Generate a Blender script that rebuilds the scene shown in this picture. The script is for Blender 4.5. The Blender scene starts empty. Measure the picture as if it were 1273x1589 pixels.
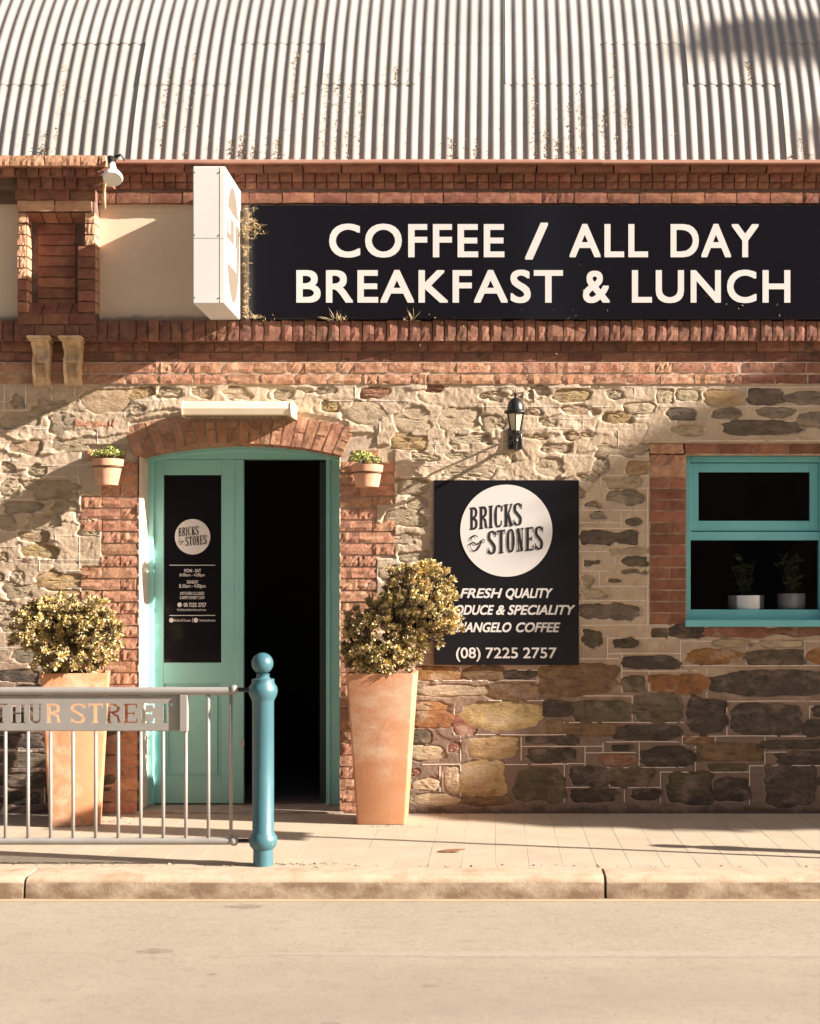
import bpy, math, random
import numpy as np
from mathutils import Vector, Matrix
random.seed(11); rng = np.random.default_rng(5)
R = math.radians
S = bpy.context.scene
C = S.collection
# ------------------------------------------------------------------ camera, light, exposure
D, F, HX, HY, EYE = 10.4, 2205.0, 769.0, 923.0, 1.6
cam = bpy.data.cameras.new('camera'); camo = bpy.data.objects.new('camera', cam); C.objects.link(camo)
camo.location = (0, -D, EYE); camo.rotation_euler = (R(90), 0, 0)
cam.sensor_fit = 'HORIZONTAL'; cam.sensor_width = 36; cam.lens = F/1273*36
cam.shift_x = -(HX-636.5)/1273; cam.shift_y = (HY-794.5)/1273
cam.clip_end = 1000; cam.clip_start = .1
cam.dof.use_dof = True; cam.dof.focus_distance = 10.2; cam.dof.aperture_fstop = 2.4
S.camera = camo
K, SL = 4.2, .48                                  # sun: grazing factor along the wall, slope of its shadows on the wall
sund = Vector((K, -1, SL*K)).normalized()         # towards the sun
w = bpy.data.worlds.new('World'); S.world = w; w.use_nodes = True
nt = w.node_tree; bg = nt.nodes['Background']
sky = nt.nodes.new('ShaderNodeTexSky'); sky.sky_type = 'NISHITA'; sky.sun_disc = False
sky.sun_elevation = math.asin(sund.z); sky.sun_rotation = math.atan2(sund.x, sund.y)
sky.air_density = 1.0; sky.dust_density = 2.0; sky.ozone_density = .6
tint = nt.nodes.new('ShaderNodeMix'); tint.data_type = 'RGBA'; tint.blend_type = 'MULTIPLY'; tint.inputs[0].default_value = 1
tint.inputs[7].default_value = (1.0, .88, .80, 1)
nt.links.new(sky.outputs[0], tint.inputs[6]); nt.links.new(tint.outputs[2], bg.inputs[0]); bg.inputs[1].default_value = .05
sl = bpy.data.lights.new('sun', 'SUN'); sl.energy = 5; sl.angle = R(.5); sl.color = (1, .90, .79)
slo = bpy.data.objects.new('sun', sl); C.objects.link(slo)
slo.rotation_euler = sund.to_track_quat('Z', 'Y').to_euler(); slo.location = sund*30
S.view_settings.view_transform = 'Standard'; S.view_settings.look = 'None'
S.view_settings.exposure = 1.68; S.view_settings.gamma = 1; S.view_settings.use_curve_mapping = False

def X(px, Y=0): return (px-HX)*(D+Y)/F
def Z(py, Y=0): return EYE+(HY-py)*(D+Y)/F

# ------------------------------------------------------------------ materials
def mat(name, col, rough=.8, col2=None, nscale=6, bump=0, bscale=60, metal=0, rand=0, spec=.5, detail=5, stretch=None, contrast=(.35, .65), attr=None, coord='Object', coat=0):
    m = bpy.data.materials.new(name); m.use_nodes = True; t = m.node_tree; N = t.nodes; L = t.links
    b = N['Principled BSDF']; b.inputs['Roughness'].default_value = rough; b.inputs['Metallic'].default_value = metal
    b.inputs['Specular IOR Level'].default_value = spec; b.inputs['Coat Weight'].default_value = coat
    col = (*col, 1); last = None
    if coord == 'World':
        g = N.new('ShaderNodeNewGeometry'); co = g.outputs['Position']
    else:
        g = N.new('ShaderNodeTexCoord'); co = g.outputs['Object']
    if stretch:
        mp = N.new('ShaderNodeMapping'); mp.inputs['Scale'].default_value = stretch; L.new(co, mp.inputs[0]); co = mp.outputs[0]
    if col2:
        n = N.new('ShaderNodeTexNoise'); n.inputs['Scale'].default_value = nscale; n.inputs['Detail'].default_value = detail; n.inputs['Roughness'].default_value = .65
        L.new(co, n.inputs['Vector'])
        r = N.new('ShaderNodeMapRange'); r.inputs[1].default_value = contrast[0]; r.inputs[2].default_value = contrast[1]; L.new(n.outputs[0], r.inputs[0])
        mx = N.new('ShaderNodeMix'); mx.data_type = 'RGBA'; mx.inputs[6].default_value = col; mx.inputs[7].default_value = (*col2, 1)
        L.new(r.outputs[0], mx.inputs[0]); last = mx.outputs[2]
    if rand:
        oi = N.new('ShaderNodeObjectInfo'); hs = N.new('ShaderNodeHueSaturation')
        if last: L.new(last, hs.inputs['Color'])
        else: hs.inputs['Color'].default_value = col
        r = N.new('ShaderNodeMapRange'); r.inputs[3].default_value = 1-rand; r.inputs[4].default_value = 1+rand*.8; L.new(oi.outputs['Random'], r.inputs[0]); L.new(r.outputs[0], hs.inputs['Value'])
        w2 = N.new('ShaderNodeTexWhiteNoise'); w2.noise_dimensions = '1D'; L.new(oi.outputs['Random'], w2.inputs['W'])
        r2 = N.new('ShaderNodeMapRange'); r2.inputs[3].default_value = .496; r2.inputs[4].default_value = .512; L.new(w2.outputs[0], r2.inputs[0]); L.new(r2.outputs[0], hs.inputs['Hue'])
        last = hs.outputs[0]
    if attr:
        a = N.new('ShaderNodeAttribute'); a.attribute_name = attr
        mx = N.new('ShaderNodeMix'); mx.data_type = 'RGBA'; mx.blend_type = 'MULTIPLY'; mx.inputs[0].default_value = 1
        if last: L.new(last, mx.inputs[6])
        else: mx.inputs[6].default_value = col
        L.new(a.outputs['Color'], mx.inputs[7]); last = mx.outputs[2]
    if last: L.new(last, b.inputs['Base Color'])
    else: b.inputs['Base Color'].default_value = col
    if bump:
        n = N.new('ShaderNodeTexNoise'); n.inputs['Scale'].default_value = bscale; n.inputs['Detail'].default_value = 6; n.inputs['Roughness'].default_value = .7
        L.new(co, n.inputs['Vector'])
        bm = N.new('ShaderNodeBump'); bm.inputs['Strength'].default_value = 1; bm.inputs['Distance'].default_value = bump
        L.new(n.outputs[0], bm.inputs['Height']); L.new(bm.outputs[0], b.inputs['Normal'])
    m['last'] = 1
    return m

def overlay(m, col, scale, lo, hi, stretch=None, zr=None, amount=1, seed=0, world=True):
    """a second noise-shaped tone over a material; zr=(z0,z1) fades it from full at z0 to none at z1"""
    t = m.node_tree; N = t.nodes; L = t.links; b = N['Principled BSDF']
    g = N.new('ShaderNodeNewGeometry'); mp = N.new('ShaderNodeMapping'); mp.inputs['Location'].default_value = (seed, seed*.7, 0)
    if stretch: mp.inputs['Scale'].default_value = stretch
    L.new(g.outputs['Position'], mp.inputs[0])
    n = N.new('ShaderNodeTexNoise'); n.inputs['Scale'].default_value = scale; n.inputs['Detail'].default_value = 6; n.inputs['Roughness'].default_value = .65; L.new(mp.outputs[0], n.inputs['Vector'])
    val = n.outputs[0]
    if zr:
        sp = N.new('ShaderNodeSeparateXYZ'); L.new(g.outputs['Position'], sp.inputs[0])
        zz = N.new('ShaderNodeMapRange'); zz.inputs[1].default_value = zr[0]; zz.inputs[2].default_value = zr[1]; zz.inputs[3].default_value = .4; zz.inputs[4].default_value = -.4
        L.new(sp.outputs[2], zz.inputs[0]); ad = N.new('ShaderNodeMath'); L.new(val, ad.inputs[0]); L.new(zz.outputs[0], ad.inputs[1]); val = ad.outputs[0]
    r = N.new('ShaderNodeMapRange'); r.inputs[1].default_value = lo; r.inputs[2].default_value = hi; r.inputs[4].default_value = amount; L.new(val, r.inputs[0])
    mx = N.new('ShaderNodeMix'); mx.data_type = 'RGBA'; mx.inputs[7].default_value = (*col, 1); L.new(r.outputs[0], mx.inputs[0])
    s = b.inputs['Base Color']
    if s.is_linked: L.new(s.links[0].from_socket, mx.inputs[6])
    else: mx.inputs[6].default_value = s.default_value
    L.new(mx.outputs[2], s)
    return m

M = {}
M['brick'] = overlay(mat('brick', (.19, .064, .040), .9, (.30, .125, .078), 9, .004, 45, rand=.28, coord='World'), (.34, .22, .16), 14, .60, .76, amount=.5)
M['brick_rough'] = overlay(mat('brick_rough', (.34, .15, .092), .95, (.48, .255, .165), 12, .009, 38, rand=.2, coord='World'), (.14, .07, .045), 22, .60, .70, amount=.6, seed=3)
overlay(M['brick_rough'], (.52, .38, .28), 11, .56, .74, amount=.6, seed=13)
M['brick_dark'] = overlay(mat('brick_dark', (.17, .066, .046), .9, (.28, .125, .085), 10, .005, 45, rand=.3, coord='World'), (.05, .035, .03), 9, .55, .68, amount=.75, seed=5)
M['brick_sunlit'] = mat('brick_sunlit', (.42, .21, .13), .95, (.55, .32, .2), 10, .006, 40, rand=.15, coord='World')  # lighter copy of the brick, with sunlight put into its colour
M['mortar'] = mat('mortar', (.60, .48, .37), .95, (.30, .21, .16), 10, .004, 60, coord='World')
M['mortar_dark'] = mat('mortar_dark', (.20, .12, .095), .95, (.11, .07, .058), 10, .004, 60, coord='World')
M['render'] = mat('bagged_render', (.52, .41, .30), .95, (.42, .315, .22), 3.2, .006, 34, coord='World', contrast=(.38, .66))
overlay(M['render'], (.36, .25, .18), 1.6, .54, .72, amount=.5, seed=4)
overlay(M['render'], (.40, .31, .20), 9, .56, .68, amount=.5, seed=17)
overlay(M['render'], (.60, .50, .385), 2.2, .56, .72, amount=.5, seed=8)
overlay(M['render'], (.205, .135, .105), 2.5, .35, .75, zr=(0.7, 1.7), amount=.82, seed=9)  # browner low wall, with deeper shade painted into the render colour
overlay(M['render'], (.14, .10, .08), 7, .56, .70, zr=(0.3, 1.6), amount=.6, seed=19)
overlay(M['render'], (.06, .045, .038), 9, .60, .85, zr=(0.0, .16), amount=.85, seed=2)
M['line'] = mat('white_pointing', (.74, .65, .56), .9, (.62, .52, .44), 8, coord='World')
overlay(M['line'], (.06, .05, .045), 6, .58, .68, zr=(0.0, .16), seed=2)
def stone(name, a, b_, c=None, sc=9):
    m = mat(name, a, .9, b_, sc, .014, 30, coord='World', rand=.18, stretch=(1, 1, 2.2))
    if c: overlay(m, c, 14, .52, .66, stretch=(1, 1, 2), amount=.8, seed=7)
    overlay(m, tuple(.45*v for v in a), 4.5, .50, .70, amount=.55, seed=31)
    overlay(m, (.27, .195, .15) if a[0] < .2 else (.46, .36, .26), 6.5, .52, .64, stretch=(.8, 1, 1.3), amount=.62, seed=41)
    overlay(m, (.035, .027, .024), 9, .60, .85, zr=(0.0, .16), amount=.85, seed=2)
    return m
M['d'] = stone('slate_dark', (.052, .040, .034), (.105, .078, .06), (.030, .026, .024))
M['g'] = stone('stone_olive', (.085, .068, .045), (.17, .13, .08), (.045, .038, .032))
M['b'] = stone('stone_brown', (.17, .10, .055), (.28, .17, .09), (.075, .05, .035))
M['o'] = stone('stone_orange', (.36, .17, .06), (.24, .105, .045), (.10, .055, .03))
M['y'] = stone('stone_ochre', (.48, .34, .17), (.36, .24, .12), (.22, .14, .07))
M['e'] = stone('stone_beige', (.50, .40, .28), (.38, .29, .19), (.26, .19, .12))
M['m'] = stone('stone_mid_brown', (.115, .088, .066), (.20, .155, .115), (.08, .062, .05))
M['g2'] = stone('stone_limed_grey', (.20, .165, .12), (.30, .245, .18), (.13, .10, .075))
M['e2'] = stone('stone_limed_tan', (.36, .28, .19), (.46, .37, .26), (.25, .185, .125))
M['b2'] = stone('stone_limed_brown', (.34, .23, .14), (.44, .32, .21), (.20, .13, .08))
M['r'] = stone('stone_red', (.30, .13, .085), (.20, .09, .065))
M['cream'] = overlay(overlay(mat('cream_paint_render', (.78, .63, .47), .85, (.72, .565, .41), 1.5, .0015, 25, coord='World'), (.30, .2, .13), 6, .66, .78, amount=.6, seed=1), (.25, .17, .11), 5, .60, .72, zr=(3.60, 3.72), amount=.5, seed=6)
M['consol'] = overlay(mat('cream_plaster', (.66, .50, .33), .8, (.46, .30, .16), 12, .002, 60, coord='World'), (.30, .17, .08), 22, .58, .72, amount=.6)
M['teal'] = overlay(mat('teal_paint', (.28, .59, .555), .5, (.245, .545, .515), 2, .0008, 40, coord='World'), (.30, .50, .44), 9, .64, .74, stretch=(1, 1, .3), amount=.35)
M['teal_w'] = overlay(mat('teal_window_paint', (.145, .47, .52), .5, (.18, .53, .565), 3, .001, 40, coord='World'), (.06, .22, .22), 14, .64, .76, stretch=(.4, 1, 1.6), amount=.5)
M['blue'] = overlay(mat('blue_post_paint', (.040, .120, .150), .42, (.055, .15, .182), 3, .0012, 30, coord='World'), (.36, .30, .22), 26, .66, .74, amount=.55)
M['reveal'] = mat('cream_reveal', (.72, .62, .54), .9, (.6, .48, .4), 8, .003, 50, coord='World')  # pale cream for both sides of the doorway
M['black'] = mat('gloss_black_sign', (.008, .0075, .011), .12, spec=.4)
M['black2'] = overlay(mat('satin_black_sign', (.009, .0085, .012), .3, spec=.35), (.05, .045, .04), 30, .70, .76, amount=.5)
M['white'] = mat('white_vinyl', (.62, .60, .59), .5)
M['boxw'] = overlay(mat('white_sign_box', (.66, .65, .64), .45, (.63, .61, .59), 2), (.62, .56, .48), 5, .66, .8, stretch=(1, 1, .2), amount=.4)
M['tan'] = mat('tan_vinyl', (.17, .14, .11), .5)
M['zinc'] = mat('painted_corrugated_iron', (.355, .33, .305), .6, (.31, .285, .26), 3, .0005, 60, coord='World', rand=.05)
overlay(M['zinc'], (.23, .18, .14), 7, .56, .75, stretch=(4, .3, .3), amount=.55)
overlay(M['zinc'], (.20, .13, .09), 30, .66, .74, stretch=(1, .5, .5), amount=.7, seed=9)
M['flash'] = mat('pink_brown_flashing', (.50, .28, .21), .6, (.42, .22, .17), 3, coord='World')
M['pipe'] = mat('grey_green_paint', (.31, .29, .275), .4, (.26, .245, .23), 5, .0006, 50, coord='World')
M['terra'] = overlay(overlay(mat('terracotta', (.47, .20, .095), .85, (.53, .25, .13), 3, .0015, 60, coord='World', stretch=(1, 1, .7)), (.72, .54, .40), 2.6, .50, .66, amount=.7, seed=12), (.30, .17, .10), 20, .52, .66, zr=(-.05, .16), amount=.7)
M['terra_pale'] = overlay(overlay(mat('terracotta_salted', (.45, .20, .10), .85, (.52, .26, .145), 3, .0015, 60, coord='World'), (.60, .45, .32), 3.2, .44, .60, stretch=(.6, 1, 1), amount=.6, seed=3), (.30, .17, .10), 20, .52, .66, zr=(-.05, .16), amount=.7)
for tm_ in ('terra', 'terra_pale'):
    if tm_ in M: overlay(M[tm_], (.66, .54, .42), 24, .60, .72, amount=.35, seed=51); overlay(M[tm_], (.30, .15, .085), 13, .58, .74, stretch=(1, 1, .35), amount=.3, seed=52)
overlay(M['terra_pale'], (.46, .21, .10), 3, .5, .66, zr=(.15, .75), amount=.8, seed=6)
M['terra2'] = overlay(mat('terracotta_small', (.52, .25, .15), .85, (.60, .33, .21), 9, .001, 60), (.70, .56, .45), 16, .55, .7, amount=.4)
M['soil'] = mat('soil', (.05, .035, .025), 1, (.09, .06, .04), 20, .01, 40)
M['leaf'] = mat('jade_leaf', (.60, .51, .26), .55, attr='tone', spec=.3)
M['succ'] = mat('succulent_leaf', (.44, .47, .17), .6, attr='tone', spec=.3)
M['tleaf'] = mat('tree_leaf', (.06, .09, .03), .6, attr='tone')
M['twig'] = mat('twig', (.07, .05, .03), .95)
M['bark'] = mat('bark', (.22, .16, .11), .95, (.13, .09, .06), 14, .006, 30)
M['straw'] = mat('dry_straw', (.52, .40, .22), .9, attr='tone')
M['litter'] = mat('dry_litter', (.26, .20, .13), .95, attr='tone')
M['paver'] = overlay(overlay(mat('concrete_paver', (.405, .335, .255), .95, (.36, .295, .22), 2.5, .0015, 70, coord='World', rand=.035), (.30, .21, .15), 1.6, .58, .8, amount=.4, seed=3), (.14, .10, .075), 22, .64, .72, amount=.55, seed=2)
M['joint'] = mat('paving_joint', (.22, .155, .11), 1, (.34, .25, .18), 30, .003, 80, coord='World')
M['foot'] = mat('footpath_concrete', (.44, .34, .25), .95, (.38, .29, .21), 3, .002, 60, coord='World')
M['kerb'] = overlay(overlay(mat('kerb_concrete', (.46, .37, .275), .95, (.40, .31, .23), 5, .003, 60, coord='World'), (.40, .28, .15), 9, .45, .7, stretch=(1, 1, .5), amount=.5), (.60, .48, .36), 25, .6, .7, amount=.4, seed=4)
M['asphalt'] = overlay(overlay(mat('worn_asphalt', (.315, .275, .21), .95, (.28, .242, .182), 1.4, .003, 110, coord='World'), (.38, .335, .26), 38, .52, .66, amount=.6), (.14, .12, .09), 34, .56, .70, amount=.6, seed=5)
overlay(M['asphalt'], (.20, .17, .13), 17, .54, .68, stretch=(.6, 1, 1), amount=.4, seed=35)
overlay(M['asphalt'], (.19, .16, .125), 9, .55, .75, stretch=(.4, 1, 1), amount=.4, seed=25)
overlay(M['asphalt'], (.225, .18, .14), .6, .54, .75, stretch=(.25, 1, 1), amount=.5, seed=14)
M['gutter'] = mat('gutter_edge', (.42, .32, .21), .9, (.36, .27, .18), 7, .001, 60, coord='World')
M['paint'] = overlay(mat('faded_line_paint', (.33, .285, .23), .9), (.28, .235, .18), 30, .40, .6, amount=.85)
M['oil'] = mat('dark_patch', (.17, .125, .095), .85, (.25, .205, .16), 22, coord='World', contrast=(.3, .62))
M['iron'] = mat('black_iron', (.012, .011, .011), .4)
M['chrome'] = mat('handle_metal', (.35, .33, .30), .35, metal=.9)
M['inner'] = mat('dark_interior', (.09, .075, .07), .9)
M['dark'] = mat('far_dark_brick', (.10, .07, .055), .9, (.14, .10, .08), 2, coord='World')
M['ground'] = mat('ground', (.2, .16, .12), 1, (.15, .12, .09), .5, coord='World')
M['porc'] = mat('white_glazed_pot', (.62, .62, .66), .35)
M['tube'] = mat('cream_light_cover', (.78, .68, .52), .5, (.70, .58, .42), 4)
M['bulb'] = mat('reflector_bulb', (.80, .78, .74), .2, spec=.8)
def glass(name, tr, gl, rough=.03):
    m = bpy.data.materials.new(name); m.use_nodes = True; t = m.node_tree; t.nodes.clear()
    o = t.nodes.new('ShaderNodeOutputMaterial'); a = t.nodes.new('ShaderNodeBsdfTransparent'); a.inputs[0].default_value = (*tr, 1)
    g = t.nodes.new('ShaderNodeBsdfGlossy'); g.inputs['Roughness'].default_value = rough; x = t.nodes.new('ShaderNodeMixShader')
    f = t.nodes.new('ShaderNodeFresnel'); f.inputs[0].default_value = gl
    t.links.new(f.outputs[0], x.inputs[0]); t.links.new(a.outputs[0], x.inputs[1]); t.links.new(g.outputs[0], x.inputs[2]); t.links.new(x.outputs[0], o.inputs[0])
    return m
M['glass'] = glass('window_glass', (.9, .9, .92), 1.45)
M['frost'] = mat('lantern_glass', (.62, .54, .42), .25, (.45, .37, .27), 10)

# ------------------------------------------------------------------ helpers
WL = {}
def wl(o): return WL.get(o.name, Vector((0, 0, 0))) if o else Vector((0, 0, 0))
def link(name, data, parent=None, loc=None):
    o = bpy.data.objects.new(name, data); C.objects.link(o)
    if loc is not None: o.location = loc
    if parent:
        o.parent = parent; o.matrix_parent_inverse = Matrix.Translation(-wl(parent))
    return o
def tag(o, label=None, cat=None, group=None, kind=None):
    if label: o['label'] = label
    if cat: o['category'] = cat
    if group: o['group'] = group
    if kind: o['kind'] = kind
    return o
def thing(name, loc, label, cat, group=None):
    o = link(name, None, None, loc); o.empty_display_size = .2; WL[o.name] = Vector(loc)
    return tag(o, label, cat, group)

class MB:
    def __init__(s): s.v = []; s.f = []; s.c = None
    def add(s, vs, fs):
        n = len(s.v); s.v += [tuple(v) for v in vs]; s.f += [tuple(i+n for i in f) for f in fs]; return s
    def box(s, x0, x1, y0, y1, z0, z1, mtx=None):
        vs = [Vector(p) for p in ((x0, y0, z0), (x1, y0, z0), (x1, y1, z0), (x0, y1, z0), (x0, y0, z1), (x1, y0, z1), (x1, y1, z1), (x0, y1, z1))]
        if mtx: vs = [mtx @ v for v in vs]
        return s.add(vs, [(0, 3, 2, 1), (4, 5, 6, 7), (0, 1, 5, 4), (1, 2, 6, 5), (2, 3, 7, 6), (3, 0, 4, 7)])
    def bev(s, x0, x1, y0, y1, z0, z1, b=.004):
        """box with chamfered edges on every side"""
        xs, ys, zs = (x0, x1), (y0, y1), (z0, z1); vs = []; idx = {}
        for i in (0, 1):
            for j in (0, 1):
                for k in (0, 1):
                    sx, sy, sz = (b if i == 0 else -b), (b if j == 0 else -b), (b if k == 0 else -b)
                    for a, p in enumerate(((xs[i], ys[j]+sy, zs[k]+sz), (xs[i]+sx, ys[j], zs[k]+sz), (xs[i]+sx, ys[j]+sy, zs[k]))):
                        idx[i, j, k, a] = len(vs); vs.append(p)
        fs = []
        for i in (0, 1): fs.append([idx[i, j, k, 0] for j, k in ((0, 0), (0, 1), (1, 1), (1, 0))])
        for j in (0, 1): fs.append([idx[i, j, k, 1] for i, k in ((0, 0), (1, 0), (1, 1), (0, 1))])
        for k in (0, 1): fs.append([idx[i, j, k, 2] for i, j in ((0, 0), (0, 1), (1, 1), (1, 0))])
        for a in (0, 1):
            for b2 in (0, 1):
                fs.append([idx[0, a, b2, 1], idx[1, a, b2, 1], idx[1, a, b2, 2], idx[0, a, b2, 2]])
                fs.append([idx[a, 0, b2, 0], idx[a, 1, b2, 0], idx[a, 1, b2, 2], idx[a, 0, b2, 2]])
                fs.append([idx[a, b2, 0, 0], idx[a, b2, 1, 0], idx[a, b2, 1, 1], idx[a, b2, 0, 1]])
        for i in (0, 1):
            for j in (0, 1):
                for k in (0, 1): fs.append([idx[i, j, k, 0], idx[i, j, k, 1], idx[i, j, k, 2]])
        return s.add(vs, fs)
    def tube(s, pts, r, n=10, caps=True):
        pts = [Vector(p) for p in pts]; rs = r if isinstance(r, (list, tuple)) else [r]*len(pts)
        up = Vector((0, 0, 1)) if abs((pts[-1]-pts[0]).normalized().z) < .9 else Vector((0, 1, 0)); vs = []
        for i, p in enumerate(pts):
            d = (pts[min(i+1, len(pts)-1)]-pts[max(i-1, 0)]).normalized(); a = d.cross(up).normalized(); b = a.cross(d)
            for k in range(n):
                t = 2*math.pi*k/n; vs.append(p+(a*math.cos(t)+b*math.sin(t))*rs[i])
        fs = [(i*n+k, i*n+(k+1) % n, (i+1)*n+(k+1) % n, (i+1)*n+k) for i in range(len(pts)-1) for k in range(n)]
        if caps: fs += [tuple(range(n))[::-1], tuple((len(pts)-1)*n+k for k in range(n))]
        return s.add(vs, fs)
    def lathe(s, prof, cx, cy, n=24, sq=None):
        vs = []; m = len(prof)
        for (r, z) in prof:
            for k in range(n):
                t = 2*math.pi*k/n; c, q = math.cos(t), math.sin(t)
                vs.append((cx+r*c, cy+r*q, z))
        fs = [(i*n+k, i*n+(k+1) % n, (i+1)*n+(k+1) % n, (i+1)*n+k) for i in range(m-1) for k in range(n)]
        fs += [tuple(range(n))[::-1], tuple((m-1)*n+k for k in range(n))]
        return s.add(vs, fs)
    def loft(s, secs, cap=True):
        """sections = list of equal length point loops"""
        n = len(secs[0]); vs = [p for q in secs for p in q]
        fs = [(i*n+k, i*n+(k+1) % n, (i+1)*n+(k+1) % n, (i+1)*n+k) for i in range(len(secs)-1) for k in range(n)]
        if cap: fs += [tuple(range(n))[::-1], tuple((len(secs)-1)*n+k for k in range(n))]
        return s.add(vs, fs)
    def prism(s, poly, y0, y1):
        """poly in (x,z), extruded in y"""
        n = len(poly); vs = [(x, y0, z) for x, z in poly]+[(x, y1, z) for x, z in poly]
        return s.add(vs, [tuple(range(n)), tuple(range(n, 2*n))[::-1]]+[(i, n+i, n+(i+1) % n, (i+1) % n) for i in range(n)])
    def mesh(s, name, m, smooth=False):
        me = bpy.data.meshes.new(name); me.from_pydata(s.v, [], s.f)
        if m: me.materials.append(m)
        import bmesh
        b = bmesh.new(); b.from_mesh(me); bmesh.ops.recalc_face_normals(b, faces=b.faces); b.to_mesh(me); b.free()
        if smooth:
            me.polygons.foreach_set('use_smooth', [True]*len(me.polygons))
            if smooth is not True: me.set_sharp_from_angle(angle=R(smooth))
        return me
    def build(s, name, m, parent=None, smooth=False, **kw):
        return tag(link(name, s.mesh(name, m, smooth), parent), **kw)

def leafmesh(name, pts, dirs, ln, wd, m, tones, fold=.25):
    """many small folded leaves, numpy. pts,dirs Nx3; ln,wd N; tones Nx3"""
    n = len(pts); d = dirs/np.linalg.norm(dirs, axis=1)[:, None]
    r = rng.normal(size=(n, 3)); a = np.cross(d, r); a /= np.linalg.norm(a, axis=1)[:, None]; b = np.cross(d, a)
    ln = np.asarray(ln)[:, None]; wd = np.asarray(wd)[:, None]
    base = pts; tip = pts+d*ln; mid = pts+d*ln*.55
    l = mid+a*wd*.5+b*wd*fold; rr = mid-a*wd*.5+b*wd*fold
    v = np.stack([base, l, tip, rr], 1).reshape(-1, 3)
    f = np.arange(n*4).reshape(n, 4)
    tri = np.concatenate([f[:, [0, 1, 2]], f[:, [0, 2, 3]]])
    me = bpy.data.meshes.new(name); me.vertices.add(len(v)); me.vertices.foreach_set('co', v.ravel().astype(np.float32))
    me.loops.add(len(tri)*3); me.loops.foreach_set('vertex_index', tri.ravel().astype(np.int32))
    me.polygons.add(len(tri)); me.polygons.foreach_set('loop_start', (np.arange(len(tri))*3).astype(np.int32))
    me.update(calc_edges=True); me.materials.append(m)
    ca = me.color_attributes.new('tone', 'FLOAT_COLOR', 'POINT')
    c = np.ones((n, 4, 4), np.float32); c[:, :, :3] = np.asarray(tones)[:, None, :]
    ca.data.foreach_set('color', c.ravel())
    return me

# value noise in numpy
_h = rng.random(65536).astype(np.float64)
def vn(x, z, s, seed=0):
    x = x*s+seed*17.3+500; z = z*s+seed*9.1+500
    xi = np.floor(x).astype(int); zi = np.floor(z).astype(int); fx = x-xi; fz = z-zi
    fx = fx*fx*(3-2*fx); fz = fz*fz*(3-2*fz)
    def h(a, b): return _h[(a*7919+b*104729+seed*31) % 65536]
    return (h(xi, zi)*(1-fx)+h(xi+1, zi)*fx)*(1-fz)+(h(xi, zi+1)*(1-fx)+h(xi+1, zi+1)*fx)*fz-.5

# ================================================================== GROUND
KY = -2.08                                    # back edge of the kerb
RZ = -.13
MB().box(-300, 300, -300, 300, -.5, -.22).build('ground', M['ground'], kind='structure')
MB().box(-160, 160, -19.6, -2.30, -.21, RZ).build('road', M['asphalt'], kind='structure')
foot = MB().box(-60, 60, -2.09, .30, -.2, -.008).build('footpath', M['joint'], kind='structure')
MB().box(-60, -3.6, -2.08, -.0, -.0085, 0).box(3.2, 60, -2.08, 0, -.0085, 0).build('footpath_slab', M['foot'], foot)
pv = []
for k in range(5):
    b = MB(); j = .0004
    b.bev(.0, .1993, -.3458, 0, -.03, 0, .0012)
    b.v = [(x+random.uniform(-j, j), y+random.uniform(-j, j), z+(random.uniform(-.0006, .0003) if z > -.01 else 0)) for x, y, z in b.v]
    pv.append(b.mesh('paver', M['paver']))
rows = [0, -.3467, -.6933, -1.04, -1.392, -1.739]
for r_, y in enumerate(rows):
    off = 0
    for i in range(34):
        o = link('paver', random.choice(pv), foot, (-3.6+i*.2+off, y, random.uniform(-.0006, .0004)))
kerb = MB().box(-60, -6, -2.335, -2.08, -.2, 0).box(3.95, 60, -2.335, -2.08, -.2, 0).build('kerb', M['kerb'], kind='structure')
overlay(M['kerb'], (.27, .16, .08), 4, .50, .70, stretch=(1, 1, 2.4), amount=.7, seed=21)
def kerbstone(x0, x1):
    prof = [(-2.086, -.2), (-2.086, .002), (-2.27, 0), (-2.30, -.004), (-2.322, -.016), (-2.332, -.035), (-2.343, -.128), (-2.344, -.2)]
    secs = []; n = 60
    for i in range(n+1):
        x = x0+(x1-x0)*i/n
        e = .004 if i in (0, n) else 0
        secs.append([(x, y+(e if y < -2.2 else 0)+.0015*math.sin(x*9+z*40), z-e*(z > -.1)+.001*math.sin(x*5)) for y, z in prof])
    return MB().loft(secs)
M['kerbf'] = overlay(overlay(mat('kerb_face', (.42, .34, .25), .95, (.36, .28, .205), 5, .003, 60, coord='World'), (.20, .125, .07), 5, .40, .62, stretch=(1, 1, 2.5), zr=(-.115, -.03), amount=0), (.15, .09, .05), 4.0, .38, .60, stretch=(1, 1, 1.5), amount=.85, seed=33)
for a, b_ in ((-5.99, -2.683), (-2.667, .618), (.634, 3.93)):
    ks = kerbstone(a, b_).build('kerbstone', M['kerb'], kerb, smooth=40); ks.data.materials.append(M['kerbf'])
    for p in ks.data.polygons:
        if p.center.y < -2.33 and p.normal.y < -.5: p.material_index = 1
MB().box(-60, 60, -2.40, -2.30, -.16, RZ+.004).build('gutter_edge', M['gutter'], kind='structure')
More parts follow.
